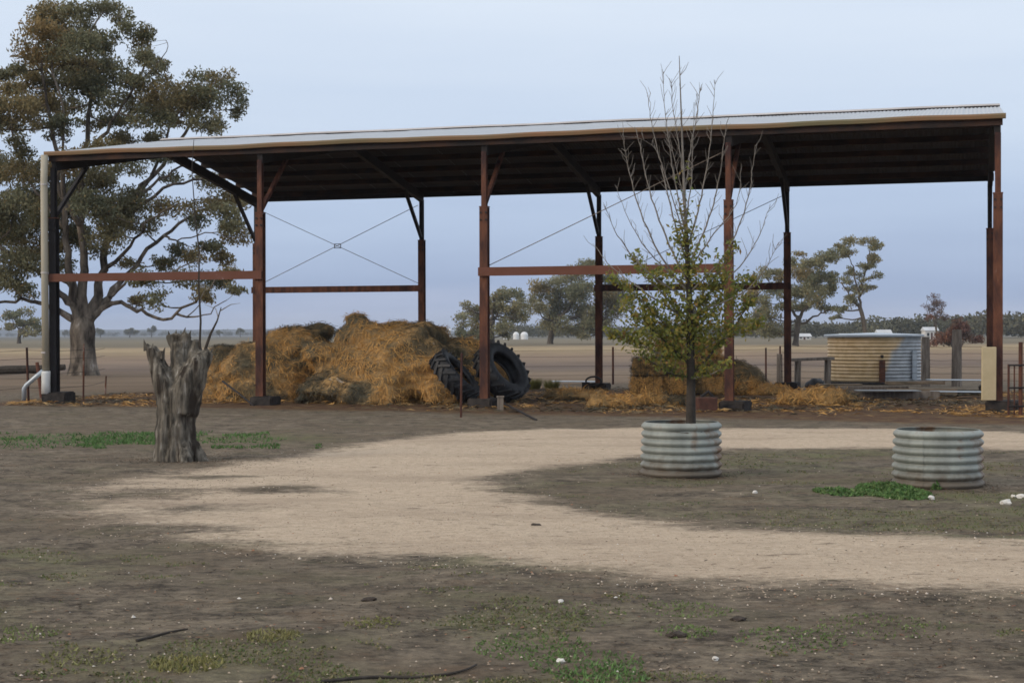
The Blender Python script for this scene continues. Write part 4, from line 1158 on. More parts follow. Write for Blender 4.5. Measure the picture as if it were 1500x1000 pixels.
# the big gum behind the left end
gum('gum_tree', 'big spreading gum tree with many bent limbs behind the downpipe end of the shed', (122, 548), 63.0,
    [(122, 556, 32), (122, 548, 24), (122, 530, 19), (121, 505, 17.5), (121, 485, 18.5), (121, 470, 16), (122, 455, 8)],
    [([(118, 475), (100, 440), (62, 405), (20, 372), (-40, 345)], 20, 5), ([(116, 470), (106, 420), (96, 335), (90, 255), (70, 170), (60, 90)], 20, 4),
     ([(122, 468), (121, 400), (118, 330), (122, 240), (132, 150), (130, 60), (150, 20)], 22, 3), ([(127, 470), (146, 420), (158, 350), (192, 290), (238, 240), (290, 165), (330, 125)], 22, 3),
     ([(130, 468), (160, 432), (190, 398), (238, 345), (300, 305), (350, 290)], 17, 3), ([(134, 466), (162, 443), (200, 453), (240, 466), (285, 440), (325, 405), (352, 395)], 12, 2),
     ([(112, 470), (76, 450), (34, 440), (-30, 447)], 14, 4), ([(120, 250), (155, 190), (195, 130), (220, 80)], 10, 3), ([(172, 325), (240, 278), (305, 258), (352, 268)], 9, 2),
     ([(180, 305), (225, 270), (275, 240), (320, 238)], 8, 2), ([(96, 335), (60, 290), (30, 240), (10, 150)], 9, 3), ([(118, 330), (85, 270), (95, 200), (70, 60)], 10, 3), ([(150, 400), (200, 350), (222, 318), (265, 300)], 8, 2),
     ([(205, 290), (245, 200), (250, 150), (255, 130)], 7, 2), ([(105, 420), (70, 380), (60, 350)], 8, 3), ([(260, 460), (300, 462), (330, 440)], 4, 1.5), ([(240, 345), (262, 352), (310, 340), (350, 350)], 4, 1.5),
     ([(160, 435), (200, 405), (250, 400), (300, 375)], 6, 2), ([(195, 130), (240, 80), (244, 58)], 3, 1)],
    [(70, 30, 26, 22), (60, 62, 24, 26), (96, 45, 18, 20), (118, 28, 22, 18), (148, 12, 22, 12), (178, 24, 13, 12), (165, 14, 16, 10), (46, 78, 14, 20), (110, 72, 28, 20), (92, 92, 30, 18), (140, 62, 20, 16), (190, 52, 24, 13), (205, 66, 15, 10),
     (150, 92, 22, 16), (215, 85, 18, 14), (228, 98, 12, 12), (128, 105, 26, 16), (98, 118, 28, 16), (172, 112, 26, 14), (210, 118, 24, 12), (240, 122, 16, 10), (8, 108, 16, 14), (24, 100, 10, 8), (50, 120, 20, 13), (12, 135, 22, 14), (28, 158, 28, 22), (60, 150, 24, 16), (95, 148, 26, 16), (130, 138, 24, 18), (165, 150, 20, 14),
     (195, 150, 26, 16), (230, 140, 22, 12), (262, 140, 24, 16), (285, 112, 16, 10), (325, 116, 20, 13), (338, 138, 20, 16), (350, 160, 12, 14), (310, 140, 22, 16), (285, 155, 28, 18), (250, 165, 24, 16), (215, 172, 26, 14), (175, 178, 26, 14), (300, 178, 30, 12), (140, 180, 18, 12), (95, 180, 20, 10), (62, 182, 18, 9), (20, 185, 20, 10),
     (30, 215, 14, 16), (90, 200, 18, 10), (180, 205, 24, 10), (225, 205, 22, 10), (150, 225, 26, 14), (190, 240, 26, 14), (230, 228, 20, 10), (100, 240, 26, 14), (30, 255, 24, 16), (70, 258, 30, 18), (115, 270, 26, 18), (155, 268, 30, 20), (45, 290, 32, 20), (95, 300, 30, 18), (15, 310, 28, 20), (62, 325, 30, 20), (140, 305, 24, 18), (180, 305, 30, 20), (165, 335, 28, 20), (205, 330, 22, 12),
     (110, 345, 28, 18), (20, 350, 30, 18), (60, 365, 26, 14), (35, 388, 28, 16), (85, 385, 24, 12), (140, 370, 18, 12), (10, 410, 22, 14), (38, 425, 20, 12), (262, 305, 30, 14), (285, 322, 26, 10), (318, 295, 26, 14), (338, 318, 20, 16), (310, 265, 26, 10), (345, 345, 18, 12), (250, 258, 22, 8), (350, 290, 14, 12),
     (190, 385, 18, 9), (210, 410, 20, 12), (228, 436, 16, 16), (240, 385, 16, 10), (258, 372, 18, 10), (285, 372, 22, 10), (312, 362, 18, 8), (278, 408, 30, 11), (310, 415, 26, 11), (335, 400, 18, 8), (300, 430, 20, 8), (345, 425, 14, 6), (205, 440, 12, 10), (330, 378, 16, 8), (-20, 330, 30, 30), (-25, 250, 30, 30), (-30, 170, 30, 30), (-20, 400, 25, 20)],
    4, None, dens=900, dspread=3.2, warm=[(26, 150, 30), (255, 150, 34), (325, 118, 16), (70, 40, 30), (100, 240, 26), (60, 62, 20), (12, 290, 20)])

# gums in the paddock
gum('gum_tree', 'rounded paddock gum tree seen between the middle shed posts, nearest the tyres', (722, 506), 225.0, [(722, 509, 12), (721, 500, 8), (720, 485, 8), (720, 470, 9)],
    [([(720, 478), (700, 460), (680, 450)], 6, 2), ([(720, 475), (735, 450), (755, 440)], 6, 2), ([(720, 472), (722, 445), (725, 428)], 6, 2)],
    [(676, 470, 10, 12), (690, 452, 12, 10), (700, 466, 12, 9), (700, 480, 14, 8), (675, 488, 8, 8), (718, 440, 16, 9), (735, 432, 18, 9), (755, 432, 14, 8), (764, 446, 12, 10), (745, 450, 18, 10), (722, 458, 16, 10), (752, 466, 16, 9), (735, 476, 16, 8), (710, 490, 12, 8), (768, 462, 7, 8), (690, 488, 10, 7), (740, 490, 10, 6)],
    21, 'gum trees in the far paddock', leaf=(0.36, 0.17), dens=1000, dspread=3, bark=MAT['far_bark'])
gum('gum_tree', 'broad paddock gum tree with a dense crown behind the back post', (806, 503), 262.0, [(806, 507, 12), (806, 500, 9), (808, 488, 9), (812, 470, 10)],
    [([(810, 482), (795, 455), (785, 420)], 6, 2), ([(812, 476), (840, 440), (850, 400)], 7, 2), ([(812, 478), (860, 460), (910, 440)], 6, 2), ([(880, 495), (884, 470), (890, 440)], 7, 2)],
    [(790, 420, 14, 10), (812, 412, 16, 9), (838, 405, 18, 10), (850, 392, 16, 9), (868, 385, 14, 7), (872, 400, 18, 10), (895, 412, 16, 10), (912, 425, 16, 12), (920, 440, 12, 12), (800, 436, 18, 12), (825, 430, 20, 12), (855, 425, 22, 13), (885, 435, 20, 14), (905, 450, 18, 12), (790, 455, 14, 10), (815, 455, 18, 12), (845, 452, 20, 13), (870, 460, 20, 12), (800, 474, 16, 9), (830, 476, 18, 10), (860, 480, 16, 9), (885, 472, 16, 10), (850, 490, 12, 6), (782, 440, 8, 8)],
    22, 'gum trees in the far paddock', leaf=(0.4, 0.19), dens=1000, dspread=4, bark=MAT['far_bark'])
gum('gum_tree', 'leafy paddock gum tree just behind the last back post, left of a thin leaning gum', (1165, 503), 205.0, [(1165, 506, 11), (1166, 498, 8), (1168, 480, 8), (1170, 462, 8)],
    [([(1170, 470), (1150, 440), (1120, 405)], 6, 2), ([(1170, 468), (1190, 430), (1205, 395)], 6, 2), ([(1168, 475), (1195, 462), (1220, 450)], 5, 2)],
    [(1172, 372, 8, 7), (1160, 385, 14, 8), (1185, 385, 16, 10), (1205, 378, 14, 12), (1130, 398, 14, 7), (1145, 408, 16, 8), (1110, 405, 10, 5), (1175, 405, 20, 12), (1200, 405, 18, 12), (1165, 428, 20, 11), (1195, 430, 18, 12), (1212, 420, 12, 12), (1205, 450, 14, 8), (1180, 452, 18, 8), (1135, 425, 14, 8), (1115, 440, 12, 9), (1100, 430, 10, 10), (1120, 462, 18, 12), (1100, 480, 18, 12), (1130, 485, 18, 9), (1150, 445, 14, 8)],
    23, 'gum trees in the far paddock', leaf=(0.34, 0.16), dens=1000, dspread=4, bark=MAT['far_bark'])
gum('gum_tree', 'thin leaning gum tree with an open flat-topped crown rising behind the tank', (1270, 503), 198.0, [(1272, 506, 7), (1268, 490, 6.5), (1264, 465, 6), (1258, 445, 6)],
    [([(1260, 452), (1262, 420), (1270, 385), (1275, 362)], 5, 1.6), ([(1258, 448), (1240, 425), (1228, 405)], 4, 1.5), ([(1260, 440), (1250, 400), (1245, 370)], 4, 1.5), ([(1264, 412), (1285, 404)], 3, 1.2)],
    [(1232, 362, 12, 7), (1250, 354, 14, 6), (1272, 352, 14, 6), (1284, 360, 10, 7), (1222, 372, 10, 8), (1240, 372, 12, 6), (1280, 378, 12, 6), (1270, 390, 12, 6), (1288, 404, 10, 5), (1262, 404, 12, 7), (1245, 398, 8, 7), (1272, 420, 9, 5), (1255, 424, 12, 8), (1245, 440, 10, 8), (1230, 452, 12, 6), (1224, 464, 8, 4), (1240, 412, 7, 6)],
    24, 'gum trees in the far paddock', leaf=(0.32, 0.14), dens=900, dspread=2, bark=MAT['far_bark'])
gum('gum_tree', 'small paddock gum half hidden behind the big gum trunk', (28, 500), 290.0, [(28, 503, 7), (28, 495, 5), (30, 480, 5)], [([(29, 486), (20, 472), (12, 462)], 3, 1), ([(29, 486), (42, 474), (54, 470)], 3, 1)],
    [(18, 462, 12, 7), (36, 458, 12, 7), (52, 472, 12, 8), (28, 474, 14, 7), (44, 486, 14, 6), (14, 478, 8, 6), (58, 484, 7, 6)], 25, 'gum trees in the far paddock', leaf=(0.6, 0.28), dens=1000, dspread=3, bark=MAT['far_bark'])
# red-brown bare shrubs right of the tank
PAL_RED = np.array([(0.13, 0.075, 0.062), (0.16, 0.085, 0.06), (0.11, 0.075, 0.06), (0.15, 0.10, 0.07), (0.18, 0.09, 0.055), (0.14, 0.07, 0.06)])
gum('bare_tree', 'thin reddish leafless tree on the far side of the paddock', (1372, 500), 235.0, [(1372, 504, 4), (1372, 490, 3), (1370, 470, 3)], [([(1371, 480), (1362, 455), (1358, 440)], 2, .6), ([(1371, 476), (1378, 455), (1382, 445)], 2, .6), ([(1371, 475), (1368, 450), (1369, 430)], 2, .6)],
    [(1366, 436, 6, 6), (1372, 446, 9, 7), (1362, 452, 8, 7), (1380, 456, 8, 7), (1372, 462, 10, 6), (1360, 466, 7, 5), (1385, 466, 6, 5)], 31, None, leaf=(0.5, 0.07), dens=420, dspread=1, bark=MAT['far_bark'], pal=PAL_RED)
gum('rusty_shrub', 'wide rust-coloured shrub between the tank and the end post', (1395, 506), 190.0, [(1395, 508, 5), (1395, 500, 4)], [([(1395, 504), (1380, 492), (1370, 488)], 3, 1), ([(1395, 504), (1412, 488), (1425, 486)], 3, 1)],
    [(1378, 494, 12, 7), (1398, 484, 10, 8), (1410, 480, 10, 7), (1415, 492, 14, 8), (1395, 496, 16, 7), (1430, 498, 12, 5), (1365, 500, 12, 5), (1402, 470, 6, 5)], 32, None, leaf=(0.4, 0.14), dens=1200, dspread=2, bark=MAT['far_bark'], pal=PAL_RED)

# far individual trees along the horizon and the woods behind them
def far_tree(px, depth, wpx, hpx, seed, label, group):
    rn = random.Random(seed); rng = np.random.default_rng(seed)
    K = depth / F_PX; org = at(px, 500, depth); org.z = 0
    t = thing('far_tree', label, 'tree', org, 0, group)
    h, w_ = hpx * K, wpx * K
    m = MB(); m.tube([(0, 0, 0), (0.02 * w_, 0, h * 0.35), (0, 0, h * 0.6)], [w_ * .05, w_ * .04, w_ * .02], 6); m.build('trunk', MAT['far_bark'], t)
    Cs = []
    for q in range(9):
        c = np.array([rn.uniform(-.38, .38) * w_, rn.uniform(-.38, .38) * w_, h * rn.uniform(.42, .82)]); s = np.array([.22 * w_, .22 * w_, .18 * h]) * rn.uniform(.7, 1.2)
        d = rng.normal(size=(170, 3)); d /= np.linalg.norm(d, axis=1, keepdims=True); Cs.append(c + d * rng.random((170, 1)) ** .5 * s)
    C = np.concatenate(Cs); n_ = len(C)
    ls = 0.09 * w_
    link('crown', quads_mesh('crown', leaf_quads(C, ls * rng.uniform(.6, 1.3, n_), ls * .6 * rng.uniform(.6, 1.3, n_), 0, rng), PAL_GUM[rng.integers(0, 4, n_)] * rng.uniform(.6, .95, (n_, 1))), MAT['leaf_far'], t)
for k, (px, w_, h, lab) in enumerate([(147, 16, 12, 'small far tree on the horizon close beside the big gum trunk'), (190, 22, 13, 'widest rounded far tree on the horizon between the big gum and the stump'), (222, 14, 16, 'tallest narrow far tree on the horizon just off the stump horn'),
        (352, 14, 11, 'small far tree on the horizon just off the rusty second post'), (322, 12, 8, 'low far bush on the horizon seen beside the stump sucker stem'), (268, 10, 7, 'tiny far bush on the horizon right behind the stump top'), (95, 12, 9, 'little far tree on the horizon between the downpipe and the big gum')]):
    far_tree(px, 1150 + 40 * k, w_, h + 3, 300 + k, lab, 'lone trees on the far horizon')
def wood(name, label, segs, seed, tintk=1.0):
    rn = random.Random(seed); rng = np.random.default_rng(seed); Cs, Ls, Ts = [], [], []
    for (px0, px1, depth, h0, h1, n) in segs:
        K = depth / F_PX
        for q in range(n):
            f = rn.random(); px = px0 + (px1 - px0) * f
            hh = (h0 + (h1 - h0) * f) * K * rn.uniform(.6, 1.15); d_ = depth * rn.uniform(.94, 1.08)
            b_ = at(px, 500, d_); w_ = hh * rn.uniform(.5, .9)
            nl = 150
            d = rng.normal(size=(nl, 3)); d /= np.linalg.norm(d, axis=1, keepdims=True); d *= rng.random((nl, 1)) ** .45
            Cs.append(np.array([b_.x, b_.y, hh * .55]) + d * np.array([w_, w_, hh * .47]))
            Ls.append(np.full(nl, hh * .16)); Ts.append(PAL_GUM[rng.integers(0, 4)] * rn.uniform(.55, .95) * rng.uniform(.8, 1.2, (nl, 1)))
    C, L_, T = np.concatenate(Cs), np.concatenate(Ls), np.concatenate(Ts); n_ = len(C)
    o = link(name, quads_mesh(name, leaf_quads(C, L_ * rng.uniform(.6, 1.3, n_), L_ * .65 * rng.uniform(.6, 1.3, n_), 0, rng), T * tintk), MAT['leaf_far'])
    o['kind'] = 'stuff'; return tag(o, label, 'woodland')
wood('far_woods', 'low dark woods along the horizon across the paddock', [(-300, 640, 2300, 7, 7, 190), (-300, 420, 3000, 9, 9, 110), (630, 655, 700, 15, 11, 10), (750, 960, 720, 20, 17, 90), (960, 1100, 620, 20, 22, 60), (1090, 1260, 560, 26, 24, 75), (1260, 1520, 520, 28, 36, 120), (1500, 1900, 520, 36, 36, 140), (640, 760, 1500, 6, 8, 40)], 77, 0.7)

# ------------------------------------------------------------------ distant farm buildings
def farm_house(label, px, depth, wpx, hpx, roofpx, seed, wallm=None):
    K = depth / F_PX; org = at(px, 500, depth); org.z = 0
    t = thing('farm_building', label, 'building', org, 0.15, 'far farm buildings')
    w_, h, r, d_ = wpx * K, hpx * K, roofpx * K, wpx * K * 0.7
    m = MB(); m.box((0, 0, h / 2), (w_, d_, h)); m.build('wall', wallm or MAT['house_wall'], t)
    m = MB(); o_ = .25
    m.add([(-w_ / 2 - o_, -d_ / 2 - o_, h - .05), (w_ / 2 + o_, -d_ / 2 - o_, h - .05), (w_ / 2 + o_, d_ / 2 + o_, h - .05), (-w_ / 2 - o_, d_ / 2 + o_, h - .05), (-w_ / 2 - o_, 0, h + r), (w_ / 2 + o_, 0, h + r)],
          [(0, 1, 5, 4), (2, 3, 4, 5), (0, 4, 3), (1, 2, 5), (0, 3, 2, 1)]); m.build('roof', MAT['house_roof'], t)
    for x in (-.28, .28):
        m = MB(); m.box((x * w_, -d_ / 2 - .03, h * .55), (w_ * .16, .08, h * .35)); m.build('window', MAT['glass'], t)
    m = MB(); m.box((0, -d_ / 2 - .03, h * .38), (w_ * .13, .08, h * .72)); m.build('door', MAT['rust'], t)
farm_house('pale far building between the largest hay heap and the rounded gum', 652, 560, 15, 12, 4, 1)
farm_house('white far farmhouse roof showing just over the tank lid', 1294, 400, 20, 9, 6, 2)
farm_house('low white far shed among trees behind the last back post', 1176, 430, 20, 5, 4, 3)
farm_house('tiny white far shed beside the thin leaning gum', 1238, 420, 16, 5, 4, 4)
farm_house('pale grey far shed behind the rusty shrubs', 1362, 430, 20, 13, 5, 5)
for k, (px, wpx, hpx, lab) in enumerate([(742, 9, 10, 'white domed silo nearest the rounded paddock gum'), (756, 9, 11, 'white domed silo standing between the other two silos'), (768, 11, 11, 'widest white domed silo, nearest the broad paddock gum')]):
    K = 520 / F_PX; org = at(px, 500, 520); org.z = 0
    t = thing('grain_silo', lab, 'silo', org, 0, 'white silos across the paddock')
    r = wpx * K / 2; h = hpx * K
    m = MB(); m.lathe([(r, 0), (r, h * .55)], 20); m.build('silo_wall', MAT['silo'], t, True)
    m = MB(); m.lathe([(r * 1.04, h * .55), (r * .95, h * .72), (r * .65, h * .92), (r * .2, h), (0.01, h * 1.01)], 20); m.build('dome', MAT['silo'], t, True)

# ------------------------------------------------------------------ young tree in the planter
def young_tree():
    rn = random.Random(5); rng = np.random.default_rng(5)
    D = P1.y; org = Vector((at(1012, 600, D).x, D, 0.45)); K = D / F_PX
    t = thing('young_tree', 'young autumn tree with yellow-green lower leaves and bare upright upper twigs', 'tree', org)
    def w(px, py, dy=0): return at(px, py, D + dy) - org
    tm, bmx = MB(), MB()
    trunk = smooth_poly([w(1012, 628), w(1012, 590), w(1012, 545), w(1011, 480), w(1009, 420), w(1005, 340), w(1001, 250), w(998, 170), w(995, 82)], 5)
    tr = list(np.interp(np.linspace(0, 8, len(trunk)), range(9), [v * K for v in (8.0, 7.0, 6.4, 5.4, 4.4, 3.2, 2.2, 1.5, 0.6)]))
    kt = 26
    tm.tube(trunk[:kt], tr[:kt], 10); bmx.tube(trunk[kt - 1:], [r * .8 for r in tr[kt - 1:]], 6); tm.build('trunk', MAT['dark_bark'], t, True)
    tips = []
    def branch(pts, w0, lvl=0, leafy=0.0, dmax=None):
        dd = rn.uniform(-1, 1) * 0.45 if dmax is None else dmax
        L = smooth_poly([w(px, py, dd * i / (len(pts) - 1)) for i, (px, py) in enumerate(pts)], 6)
        L = [p + Vector((rn.gauss(0, 1), rn.gauss(0, 1), rn.gauss(0, 1))) * K * (0.5 if i else 0) for i, p in enumerate(L)]
        R_ = [max(0.0028, w0 * K / 2 * (1 - .85 * i / (len(L) - 1))) for i in range(len(L))]
        (tm2 if w0 > 3.4 else bmx).tube(L, R_, 5, cap=False)
        side(L, w0, leafy)
        return L
    tm2 = MB()
    def side(L, w0, leafy):
        n = len(L)
        for i in range(2, n - 1):
            for rep in range(2):
                if rn.random() < (0.85 if rep == 0 else 0.35):
                    d = (L[i + 1] - L[i - 1]).normalized()
                    o_ = Vector((rn.gauss(0, 1), rn.gauss(0, 1), rn.gauss(.55, .6))).normalized()
                    v = (d * .75 + o_ * .8 + Vector((0, 0, .25))).normalized()
                    ln = rn.uniform(8, 30) * K
                    e = L[i] + v * ln; md = L[i] + v * ln * .5 + Vector((rn.gauss(0, 1), 0, -0.3)) * ln * .06
                    bmx.tube([L[i], md, e], [0.0036, 0.003, 0.002], 4, cap=False)
                    tips.append((L[i], e, leafy))
    side(trunk[kt - 2:], 2, .03)
    # lower leafy boughs
    for pts, w0 in [(((1012, 548), (1040, 520), (1062, 492), (1085, 465), (1100, 440)), 5.0), (((1010, 552), (985, 548), (962, 536), (940, 520)), 3.6), (((1010, 535), (975, 500), (945, 475), (912, 450)), 3.8),
                    (((1012, 520), (1050, 500), (1090, 485), (1108, 478)), 3.0), (((1010, 510), (970, 470), (930, 432), (900, 415)), 3.4), (((1011, 490), (1045, 455), (1080, 425), (1105, 410)), 3.2), (((1010, 480), (975, 435), (945, 405), (925, 380)), 3.2),
                    (((1012, 555), (1040, 548), (1070, 535)), 2.8), (((1010, 530), (960, 515), (925, 500), (895, 492)), 3.0), (((1010, 465), (1035, 420), (1060, 390), (1075, 360)), 3.0), (((1010, 500), (990, 455), (972, 420), (960, 392)), 3.0), (((1011, 525), (1020, 480), (1035, 440), (1050, 415)), 3.0)]:
        branch(pts, w0, leafy=1.0)
    # upright bare boughs
    for pts, w0, lf in [(((1009, 430), (965, 370), (935, 300), (920, 240), (911, 195)), 3.4, .06), (((1008, 415), (975, 345), (952, 280), (938, 215), (930, 185)), 3.4, .06), (((1006, 385), (985, 315), (968, 240), (955, 180), (948, 135)), 3.0, .03), (((1004, 340), (990, 275), (980, 210), (973, 150), (972, 105)), 2.6, .02),
                        (((1005, 370), (1022, 310), (1036, 240), (1044, 175), (1047, 118)), 3.2, .05), (((1006, 395), (1035, 330), (1052, 270), (1060, 210), (1066, 175)), 3.2, .06), (((1008, 430), (1060, 375), (1090, 310), (1102, 250), (1106, 212)), 3.2, .06), (((1009, 450), (1075, 400), (1110, 350), (1128, 300)), 3.0, .12), (((1008, 440), (945, 395), (905, 345), (885, 300)), 3.0, .12),
                        (((1010, 470), (940, 425), (895, 390), (872, 360)), 2.8, .2), (((1002, 290), (1012, 220), (1022, 160), (1025, 130)), 2.2, .03), (((1001, 260), (992, 200), (985, 150), (984, 120)), 2.0, .02), (((1010, 460), (1085, 430), (1120, 395), (1140, 355)), 2.6, .15), (((1006, 360), (985, 290), (960, 220), (930, 200)), 2.4, .04),
                        (((1004, 330), (1012, 270), (1015, 210), (1018, 150)), 2.4, .1), (((1006, 350), (1000, 290), (990, 240), (978, 190)), 2.4, .1), (((1007, 400), (1040, 350), (1078, 300), (1086, 240)), 2.6, .08), (((1008, 420), (960, 380), (925, 330), (900, 270)), 2.6, .08)]:
        branch(pts, w0, leafy=lf)
    tm2.build('bough', MAT['dark_bark'], t, True)
    bmx.build('twigs', MAT['twig'], t)['kind'] = 'stuff'
    # leaves: dense low, thinning with height, a column near the stem
    Cs = []
    for a, e, lf in tips:
        n = np.random.default_rng(len(Cs)).poisson(14 * lf)
        if n: 
            f = rng.random((n, 1)); Cs.append(np.array(a) * (1 - f) + np.array(e) * f + rng.normal(size=(n, 3)) * 0.022)
    for (px, py, rx, ry, n) in [(1005, 440, 36, 34, 420), (965, 490, 36, 26, 480), (940, 470, 26, 20, 240), (985, 520, 22, 18, 240), (1045, 470, 34, 26, 380), (1075, 440, 24, 18, 160), (920, 495, 18, 12, 90), (1000, 480, 28, 28, 360), (1010, 370, 22, 32, 240), (1003, 330, 16, 30, 130), (960, 400, 26, 12, 120), (1060, 405, 24, 12, 110),
                                (998, 345, 12, 16, 90), (1012, 395, 14, 16, 120), (1002, 265, 14, 30, 26), (1090, 470, 14, 14, 70), (925, 440, 20, 16, 110), (1000, 405, 60, 10, 130), (955, 455, 22, 16, 160), (1035, 500, 22, 18, 120)]:
        d = rng.normal(size=(n, 3)) * 0.6
        c = np.array(w(px, py)); Cs.append(c + d * np.array([rx * K, rx * K * .9, ry * K]))
    C = np.concatenate(Cs); n_ = len(C)
    pal = np.array([(0.21, 0.225, 0.055), (0.27, 0.245, 0.06), (0.17, 0.20, 0.055), (0.32, 0.255, 0.06), (0.14, 0.17, 0.055), (0.30, 0.185, 0.06)])
    T = pal[rng.choice(6, n_, p=[.28, .24, .2, .12, .12, .04])] * rng.uniform(.75, 1.2, (n_, 1))
    link('leaves', quads_mesh('leaves', leaf_quads(C, 0.062 * rng.uniform(.6, 1.3, n_), 0.03 * rng.uniform(.7, 1.3, n_), 0.25, rng), T), MAT['leaf'], t)
young_tree()

# ------------------------------------------------------------------ weeds, grass, stones, litter
def weeds(label, px, py, rx, ry, n, hgt, seed):
    rng = np.random.default_rng(seed); g = G(px, py)
    t = thing('weed_clump', label, 'weeds', g, 0, 'green weeds round the planters')
    r = np.sqrt(rng.random(n)); a = rng.random(n) * 6.283
    x, y = r * np.cos(a) * rx, r * np.sin(a) * ry
    z = rng.random(n) * hgt * (1.05 - r) + 0.008 + ground_z(x + g.x, y + g.y) - g.z
    V = leaf_quads(np.stack([x, y, z], 1), 0.055 * rng.uniform(.6, 1.4, n), 0.026 * rng.uniform(.6, 1.3, n), -0.4, rng, 1.2)
    T = np.array([(0.085, 0.17, 0.05), (0.11, 0.20, 0.06), (0.075, 0.135, 0.045), (0.14, 0.20, 0.075)])[rng.integers(0, 4, n)] * rng.uniform(.8, 1.2, (n, 1))
    link('leaves', quads_mesh('leaves', V, T), MAT['grass'], t)
    m = MB()
    for k in range(30):
        i = rng.integers(n); m.tube([(x[i] * .8, y[i] * .8, -0.02), (x[i], y[i], z[i])], [0.003, 0.002], 4, cap=False)
    m.build('stems', MAT['grass_stem'] if 'grass_stem' in MAT else MAT['twig'], t)['kind'] = 'stuff'
weeds('bright green weed mat spreading at the foot of the empty planter', 1308, 720, 0.34, 0.75, 3400, 0.095, 1)
weeds('small yellow-green weed tuft against the empty planter', 1424, 712, 0.07, 0.10, 260, 0.14, 2)
weeds('thin green weed patch between the two planters', 1230, 722, 0.25, 0.4, 420, 0.05, 3)
weeds('tiny weed against the front of the empty planter', 1371, 716, 0.05, 0.04, 90, 0.10, 4)

for k, (px, py, lab) in enumerate([(782, 570, 'yellow-green grass tussock just behind the leaning open tyre'), (808, 571, 'wider yellow-green grass tussock before the bright iron sheet')]):
    rng_ = np.random.default_rng(400 + k); n = 500; g = G(px, py)
    t = thing('grass_tussock', lab, 'tussock', g, 0, 'grass tussocks behind the tyres')
    a = rng_.random(n) * 6.283; r = rng_.random(n) * .16; H = rng_.uniform(.15, .38, n); w_ = .014
    B = np.stack([r * np.cos(a), r * np.sin(a), 0 * r - .02], 1); Tp = B + np.stack([np.cos(a) * H * .55, np.sin(a) * H * .55, H], 1)
    sd_ = np.stack([-np.sin(a) * w_, np.cos(a) * w_, 0 * a], 1)
    link('blades', quads_mesh('blades', np.stack([B - sd_, B + sd_, Tp], 1), np.array([(0.17, 0.165, 0.055)]) * rng_.uniform(.6, 1.3, (n, 1)), 3), MAT['grass'], t)['kind'] = 'stuff'
def stones(label, lst):
    for k, (px, py, s, lab) in enumerate(lst):
        bm = bmesh.new(); bmesh.ops.create_icosphere(bm, subdivisions=2, radius=1)
        for v in bm.verts:
            v.co += v.co * mnoise.noise(v.co * 1.6 + Vector((k * 3.3, 0, 0))) * .45
            v.co = Vector((v.co.x * s, v.co.y * s * .8, v.co.z * s * .6))
        me = bpy.data.meshes.new('stone'); bm.to_mesh(me); bm.free()
        o = link('white_stone', me, MAT['white_stone']); o.location = G(px, py) + Vector((0, 0, s * .3)); o.rotation_euler = (0, 0, k)
        tag(o, lab, 'stone', 'white stones on the dirt')
stones('', [(1474, 738, 0.055, 'largest white stone on the dirt right of the empty planter'), (1364, 729, 0.042, 'flat white stone in front of the empty planter'), (1484, 726, 0.028, 'small white stone next to two larger ones by the empty planter'), (1497, 727, 0.05, 'pinkish white stone at the picture edge past the empty planter'),
             (1106, 724, 0.030, 'white stone on the dirt between the two planters'), (821, 883, 0.022, 'pale stone on the dirt just below the gravel edge'), (821, 969, 0.024, 'white stone lying in the foreground grass patch'), (1048, 966, 0.019, 'small white stone on bare dirt in the foreground')])
for k, (px, py, s, lab) in enumerate([(540, 882, .028, 'small black clod on the dirt below the gravel edge'), (992, 931, .034, 'dark clod beside a green patch in the foreground'), (1082, 908, .028, 'dark clod in the foreground turf'), (785, 772, .03, 'dark clod lying on the island edge')]):
    bm = bmesh.new(); bmesh.ops.create_icosphere(bm, subdivisions=2, radius=1)
    for v in bm.verts: v.co += v.co * mnoise.noise(v.co * 2 + Vector((k * 2.3, 5, 0))) * .6; v.co = Vector((v.co.x * s * 1.6, v.co.y * s, v.co.z * s * .6))
    me = bpy.data.meshes.new('clod'); bm.to_mesh(me); bm.free(); o = link('dirt_clod', me, MAT['clod']); o.location = G(px, py) + Vector((0, 0, s * .2)); tag(o, lab, 'clod', 'clods on the dirt')
def stick(pts, r, lab):
    P = [G(*p) + Vector((0, 0, r * .7)) for p in pts]; o0 = P[0]
    m = MB(); L = smooth_poly([p - o0 for p in P], 4); m.tube(L, [r * (1 - .5 * i / (len(L) - 1)) for i in range(len(L))], 6)
    o = m.build('fallen_stick', MAT['dark_bark']); o.location = o0; tag(o, lab, 'stick', 'fallen sticks on the dirt')
stick([(470, 1004), (540, 994), (600, 990), (650, 987), (680, 982), (698, 974)], 0.010, 'long dark stick on the dirt with its end bent up')
stick([(200, 938), (225, 932), (250, 926), (275, 923)], 0.009, 'short dark stick on bare dirt away from the gravel')
stick([(1380, 606), (1400, 600), (1420, 602)], 0.02, 'dark bent stick on the shed floor near the cream panel')

# scattered blades, leaves, pebbles and straw
def scatter_xy(n, px0, px1, py0, py1, rng):
    px = rng.uniform(px0, px1, n); py = rng.uniform(py0, py1, n)
    d = CAM_H * F_PX / (py - 489.9); return (px - 750) / F_PX * d, d
def inside_drive(x, y): return gravel_sd(x, y)
rng = np.random.default_rng(50)
